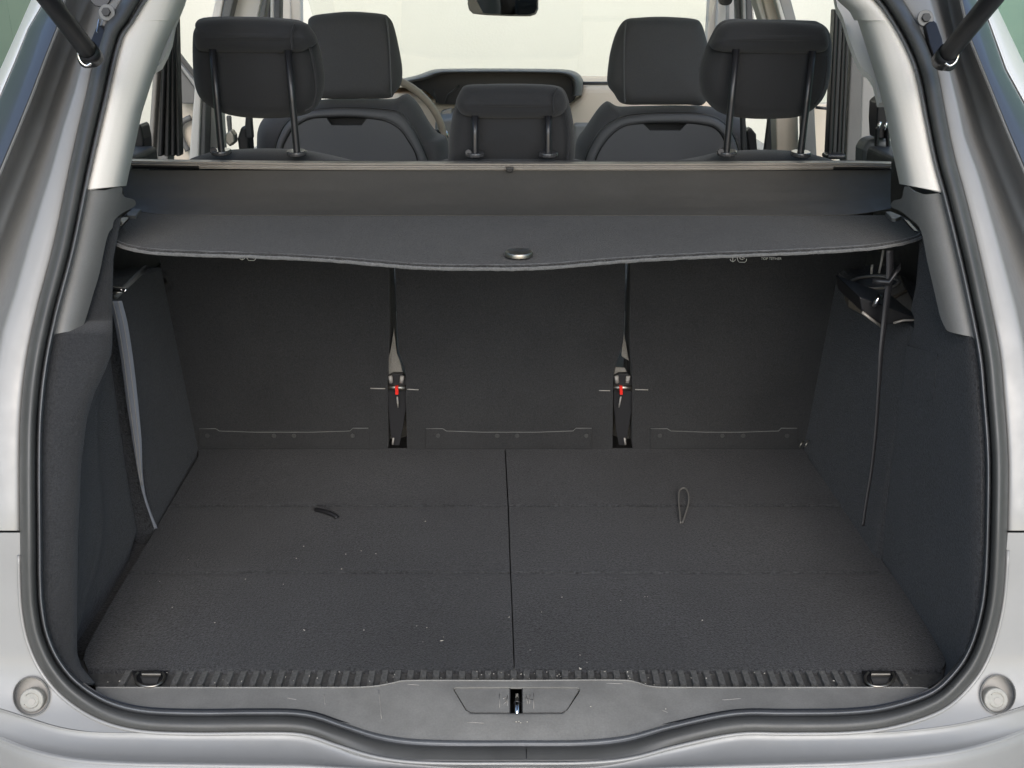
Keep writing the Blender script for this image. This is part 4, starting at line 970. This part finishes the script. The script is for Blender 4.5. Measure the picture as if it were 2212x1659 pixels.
# instrument hood: a swept lip with a dark hollow under it
hood = [(866,172),(905,163),(937,152),(975,149.5),(1080,149),(1180,150),(1225,152),(1246,159),(1256,172),(1258,190),(1256,206)]
hs = resample(smooth([(a_, b_, 0) for a_, b_ in hood], 6), 60)
hc2 = Vector((1075, 215, 0))
def hr2(f, d): return [PY(p.x+(hc2.x-p.x)*f*.8, p.y+(hc2.y-p.y)*f, d) for p in hs]
loft('instrument_hood', [hr2(-.02,3.75), hr2(0,3.50), hr2(.03,3.44), hr2(.08,3.42), hr2(.12,3.45), hr2(.14,3.60)], M['hood'] if 'hood' in M else M['plastic'], car, solid=.003)
sheet('instrument_panel', [(872,176),(905,168),(940,157),(975,154),(1180,155),(1225,158),(1242,165),(1250,178),(1250,200),(1240,216),(1225,232),(950,226),(925,200)], lambda x, y: PY(x, y, 3.60), M['black'], car, step=40, solid=.02)
tube('hood_fold', [PY(936,193,3.46), PY(944,222,3.46)], .003, M['dplastic'], car, seg=6)
tube('hood_fold', [PY(992,185,3.46), PY(968,204,3.46), PY(962,222,3.46)], .003, M['dplastic'], car, seg=6)
hexa('centre_screen', [PY(955,240,3.40), PY(976,233,3.40), PY(974,280,3.40), PY(948,282,3.40)], [p+Vector((0,.02,0)) for p in (PY(955,240,3.40), PY(976,233,3.40), PY(974,280,3.40), PY(948,282,3.40))], M['steel'], car, bevel=.003)
tube('gear_lever', [PY(958,284,3.2), PY(963,298,3.2)], .012, M['chrome'], car, seg=12)
slab('centre_console', [(940,260),(985,255),(985,420),(935,420)], 3.25, .3, M['glove'], car, bevel=.01)
slab('glove_box', [(1240,268),(1600,268),(1600,420),(1240,420)], 3.45, .05, M['glove'], car, bevel=.01)
# steering wheel
cw = PY(800,302,3.05); Rw = .212
wx = Vector((1,0,0)); wy = Vector((0,-.42,.91)).normalized()
wpts = [cw+wx*math.cos(a_)*Rw+wy*math.sin(a_)*Rw for a_ in [2*math.pi*i/64 for i in range(65)]]
whl = tube('steering_wheel', wpts, .0105, M['wheelm'] if 'wheelm' in M else M['cream'], car, seg=12)
tube('wheel_spoke', [cw, cw+wx*Rw*.97+wy*.02], .014, M['dplastic'], whl, seg=10)
tube('wheel_spoke', [cw, cw-wx*Rw*.97+wy*.02], .014, M['dplastic'], whl, seg=10)
disc('wheel_hub', cw+Vector((0,.02,0)), (0,-.91,-.42), .07, .03, M['dplastic'], whl, seg=24, bevel=.01)
# rear view mirror
mo = [(1011,-26),(1010,8),(1013,22),(1022,30),(1050,33),(1100,35),(1145,35.5),(1158,31),(1163,20),(1163,-26),(1150,-36),(1025,-36)]
mr = slab('rear_view_mirror', mo, 3.10, .03, M['glove'], car, bevel=.004)
mi = [(1015,-24),(1014,8),(1017,19),(1025,26),(1050,29),(1100,31),(1143,31),(1154,27),(1159,18),(1159,-24),(1148,-32),(1027,-32)]
A_ = [PY(x, y, 3.098) for x, y in mi]; mc = PY(1087, 0, 3.098)
A_ = [p + Vector((0, -.016 - (p.x-mc.x)*.24 + (p.z-mc.z)*-.13, 0)) for p in A_]
hexa('mirror_glass', A_, [p+Vector((0,.004,0)) for p in A_], M['mirror'], mr, bevel=None)
tube('mirror_stalk', [PY(1087,-30,3.13), Vector((-.03,3.16,1.66))], .01, M['dplastic'], mr, seg=10)

# ------------------------------------------------------------------ pillars, doors, belts at the sides
def bar(name, p0, p1, w0, w1, d, th_, m, par=car, bevel=.004, d2=None):
    (x0, y0), (x1, y1) = p0, p1; d2 = d if d2 is None else d2
    A_ = [PY(x0-w0/2, y0, d), PY(x0+w0/2, y0, d), PY(x1+w1/2, y1, d2), PY(x1-w1/2, y1, d2)]
    return hexa(name, A_, [p+Vector((0,th_,0)) for p in A_], m, par, bevel)
# left, from the boot forwards
bar('door_frame', (352,60), (338,420), 34, 46, 2.28, .05, M['paint'])
bar('frame_ridge', (340,80), (318,420), 10, 12, 2.26, .03, M['glove'])
for k, (o_, w_) in enumerate(((0,8),(10,8),(20,9),(29,7))):
    bar('door_rubber', (357+o_*.7, 30), (345+o_*1.35, 338), w_*.75, w_*1.15, 2.22+k*.012, .03, M['black'] if k % 2 == 0 else M['dplastic'], bevel=.003)
fd = bar('front_door_trim', (405,222), (395,420), 58, 80, 2.95, .05, M['cream'])
hexa('door_window_frame', [PY(376,118,2.9), PY(384,112,2.9), PY(430,172,2.9), PY(424,182,2.9)], [p+Vector((0,.02,0)) for p in (PY(376,118,2.9), PY(384,112,2.9), PY(430,172,2.9), PY(424,182,2.9))], M['rubber'], car, bevel=.003)
hexa('door_window_frame', [PY(377,128,2.88), PY(380,126,2.88), PY(428,186,2.88), PY(422,192,2.88)], [p+Vector((0,.02,0)) for p in (PY(377,128,2.88), PY(380,126,2.88), PY(428,186,2.88), PY(422,192,2.88))], M['paint'], car, bevel=.003)
hexa('window_corner', [PY(378,136,2.9), PY(422,192,2.9), PY(418,224,2.9), PY(380,224,2.9)], [p+Vector((0,.02,0)) for p in (PY(378,136,2.9), PY(422,192,2.9), PY(418,224,2.9), PY(380,224,2.9))], M['plastic'], car, bevel=.003)
tube('door_speaker', smooth([PY(412,254,2.93), PY(396,262,2.93), PY(388,276,2.93), PY(392,298,2.93), PY(406,326,2.93)], 5), .008, M['plastic'], fd, seg=8)
bar('centre_pillar_trim', (428,175), (414,420), 14, 24, 2.50, .05, M['trim'])
bar('centre_pillar_seal', (438,200), (430,420), 16, 22, 2.51, .05, M['plastic'])
bar('centre_pillar_trim', (455,200), (462,420), 40, 50, 2.56, .04, M['trim'])
# upper pillars, left
bar('centre_pillar_edge', (492,-90), (462,60), 14, 20, 2.52, .04, M['trim'])
bar('centre_pillar_rubber', (515,-90), (482,60), 26, 18, 2.50, .04, M['plastic'])
bar('centre_pillar', (556,-90), (524,60), 56, 56, 2.54, .06, M['trim'])
bar('belt_loop', (592,-90), (560,60), 6, 14, 2.50, .03, M['plastic'])
bar('front_pillar_rubber', (574,-90), (575,60), 14, 16, 2.9, .04, M['shell'])
bar('front_pillar_rubber', (588,-90), (588,60), 9, 9, 2.9, .05, M['trim'])
bar('front_pillar_rubber', (600,-90), (598,60), 14, 14, 2.88, .04, M['shell'])
bar('front_pillar', (616,-90), (618,60), 18, 20, 3.5, .05, M['trim'], d2=3.6)
bar('front_pillar', (635,-60), (638,60), 26, 24, 3.52, .05, M['apil'] if 'apil' in M else M['trim'], d2=3.62)
# upper pillars, right
bar('front_pillar', (1548,-90), (1538,120), 22, 26, 3.5, .05, M['trim'], d2=3.66)
bar('front_pillar', (1565,-90), (1560,120), 22, 24, 3.48, .05, M['apil'] if 'apil' in M else M['trim'], d2=3.60)
bar('front_pillar', (1582,-90), (1580,60), 14, 14, 3.46, .05, M['paint'])
bar('front_pillar_rubber', (1594,-90), (1598,60), 10, 10, 2.9, .04, M['shell'])
bar('front_pillar_rubber', (1604,-90), (1609,60), 9, 9, 2.88, .04, M['paint'])
bar('front_pillar_rubber', (1613,-90), (1620,60), 12, 13, 2.9, .04, M['shell'])
bar('front_pillar_rubber', (1622,-90), (1628,60), 4, 4, 2.9, .04, M['trim'])
bar('centre_pillar', (1615,-90), (1662,60), 20, 22, 2.56, .06, M['trim'])
bar('centre_pillar', (1640,-90), (1684,60), 30, 40, 2.54, .06, M['cream'])
bar('belt_loop', (1668,-40), (1698,60), 8, 12, 2.50, .03, M['trim'])
bar('centre_pillar_rubber', (1672,-90), (1712,60), 26, 26, 2.5, .04, M['paint'])
disc('grab_handle_end', PY(1565,0,3.0), (0,-1,0), .014, .02, M['rubber'], car, seg=16, sx=1.3)
# lower right
bar('belt_pillar_trim', (1700,245), (1704,420), 48, 50, 2.56, .06, M['cream'])
bar('centre_pillar_trim', (1748,215), (1754,420), 22, 30, 2.50, .05, M['paint'])
bar('front_door_trim', (1782,225), (1776,420), 46, 60, 2.95, .05, M['cream'])
bar('door_glass_corner', (1784,180), (1782,228), 22, 34, 2.96, .01, M['green2'] if 'green2' in M else M['glass'])
tube('door_sill_line', [PY(1762,232,2.9), PY(1800,236,2.9)], .004, M['black'], car, seg=6)
for k, (o_, w_) in enumerate(((0,9),(9,8),(18,8),(26,6))):
    bar('door_rubber', (1808+o_, 20), (1793+o_*1.05, 340), w_, w_*1.1, 2.22+k*.012, .03, M['black'] if k % 2 == 0 else M['dplastic'], bevel=.003)
bar('rubber_foot', (1808,334), (1806,345), 42, 42, 2.2, .04, M['black'])
bar('door_frame', (1852,100), (1842,420), 26, 36, 2.28, .05, M['plastic'])
bar('quarter_window', (1880,140), (1874,420), 34, 40, 2.34, .02, M['paint'])
sheet('trim_return', [(1800,-30),(1809,15),(1821,37),(1834,82),(1852,130),(1866,152),(1880,163),(1890,180),(1896,205),(1899,222),(1922,222),(1905,150),(1888,100),(1870,40),(1850,-30)], lambda x, y: OP(x, y, .20), M['trim'], car, step=20, solid=.01)
sheet('trim_return', [(405,-30),(396,0),(376,50),(369,90),(358,118),(346,140),(332,148),(322,156),(300,180),(325,105),(350,40),(370,0),(380,-30)], lambda x, y: OP(x, y, .20), M['trim'], car, step=20, solid=.01)
# belt reels
slab('belt_reel', [(1896,222),(1908,211),(1914,212),(1922,265),(1926,300),(1896,300),(1894,260)], 1.98, .05, M['black'], car, bevel=.006)
for x0_, x1_ in ((1897,1894),(1918,1922)): bar('belt_strap', (x0_,275), (x1_,346), 8, 8, 1.97, .01, M['black'])
for x0_, y0_, x1_, y1_ in ((1896,280,1902,263),(1909,280,1916,264)): tube('belt_buckle_edge', [PY(x0_, y0_, 1.96), PY(x1_, y1_, 1.96)], .003, M['chrome'], car, seg=6)
slab('side_bin', [(1864,420),(1866,325),(1876,305),(1900,300),(1930,302),(1930,420)], 2.0, .06, M['plastic'], car, bevel=.01)
slab('belt_reel', [(290,300),(296,268),(304,272),(310,300),(312,345),(288,345)], 1.98, .05, M['black'], car, bevel=.006)
# front belts and their hardware between the seats and pillars
slab('belt_buckle', [(486,290),(498,280),(506,292),(508,308),(496,318),(485,306)], 2.4, .03, M['steel'], car, bevel=.004)
bar('belt_strap', (493,250), (497,300), 11, 8, 2.42, .01, M['plastic'])
slab('seat_lever', [(512,300),(520,275),(536,270),(540,330),(518,345)], 2.5, .05, M['black'], car, bevel=.006)
bar('belt_strap', (536,250), (536,300), 12, 20, 2.5, .02, M['dplastic'])
bar('belt_strap', (1606,250), (1612,420), 10, 14, 2.4, .02, M['dplastic'])
slab('belt_buckle', [(1612,285),(1622,275),(1634,290),(1638,345),(1620,345)], 2.42, .03, M['black'], car, bevel=.004)
bar('belt_strap', (1663,256), (1656,420), 4, 30, 2.45, .02, M['dplastic'])
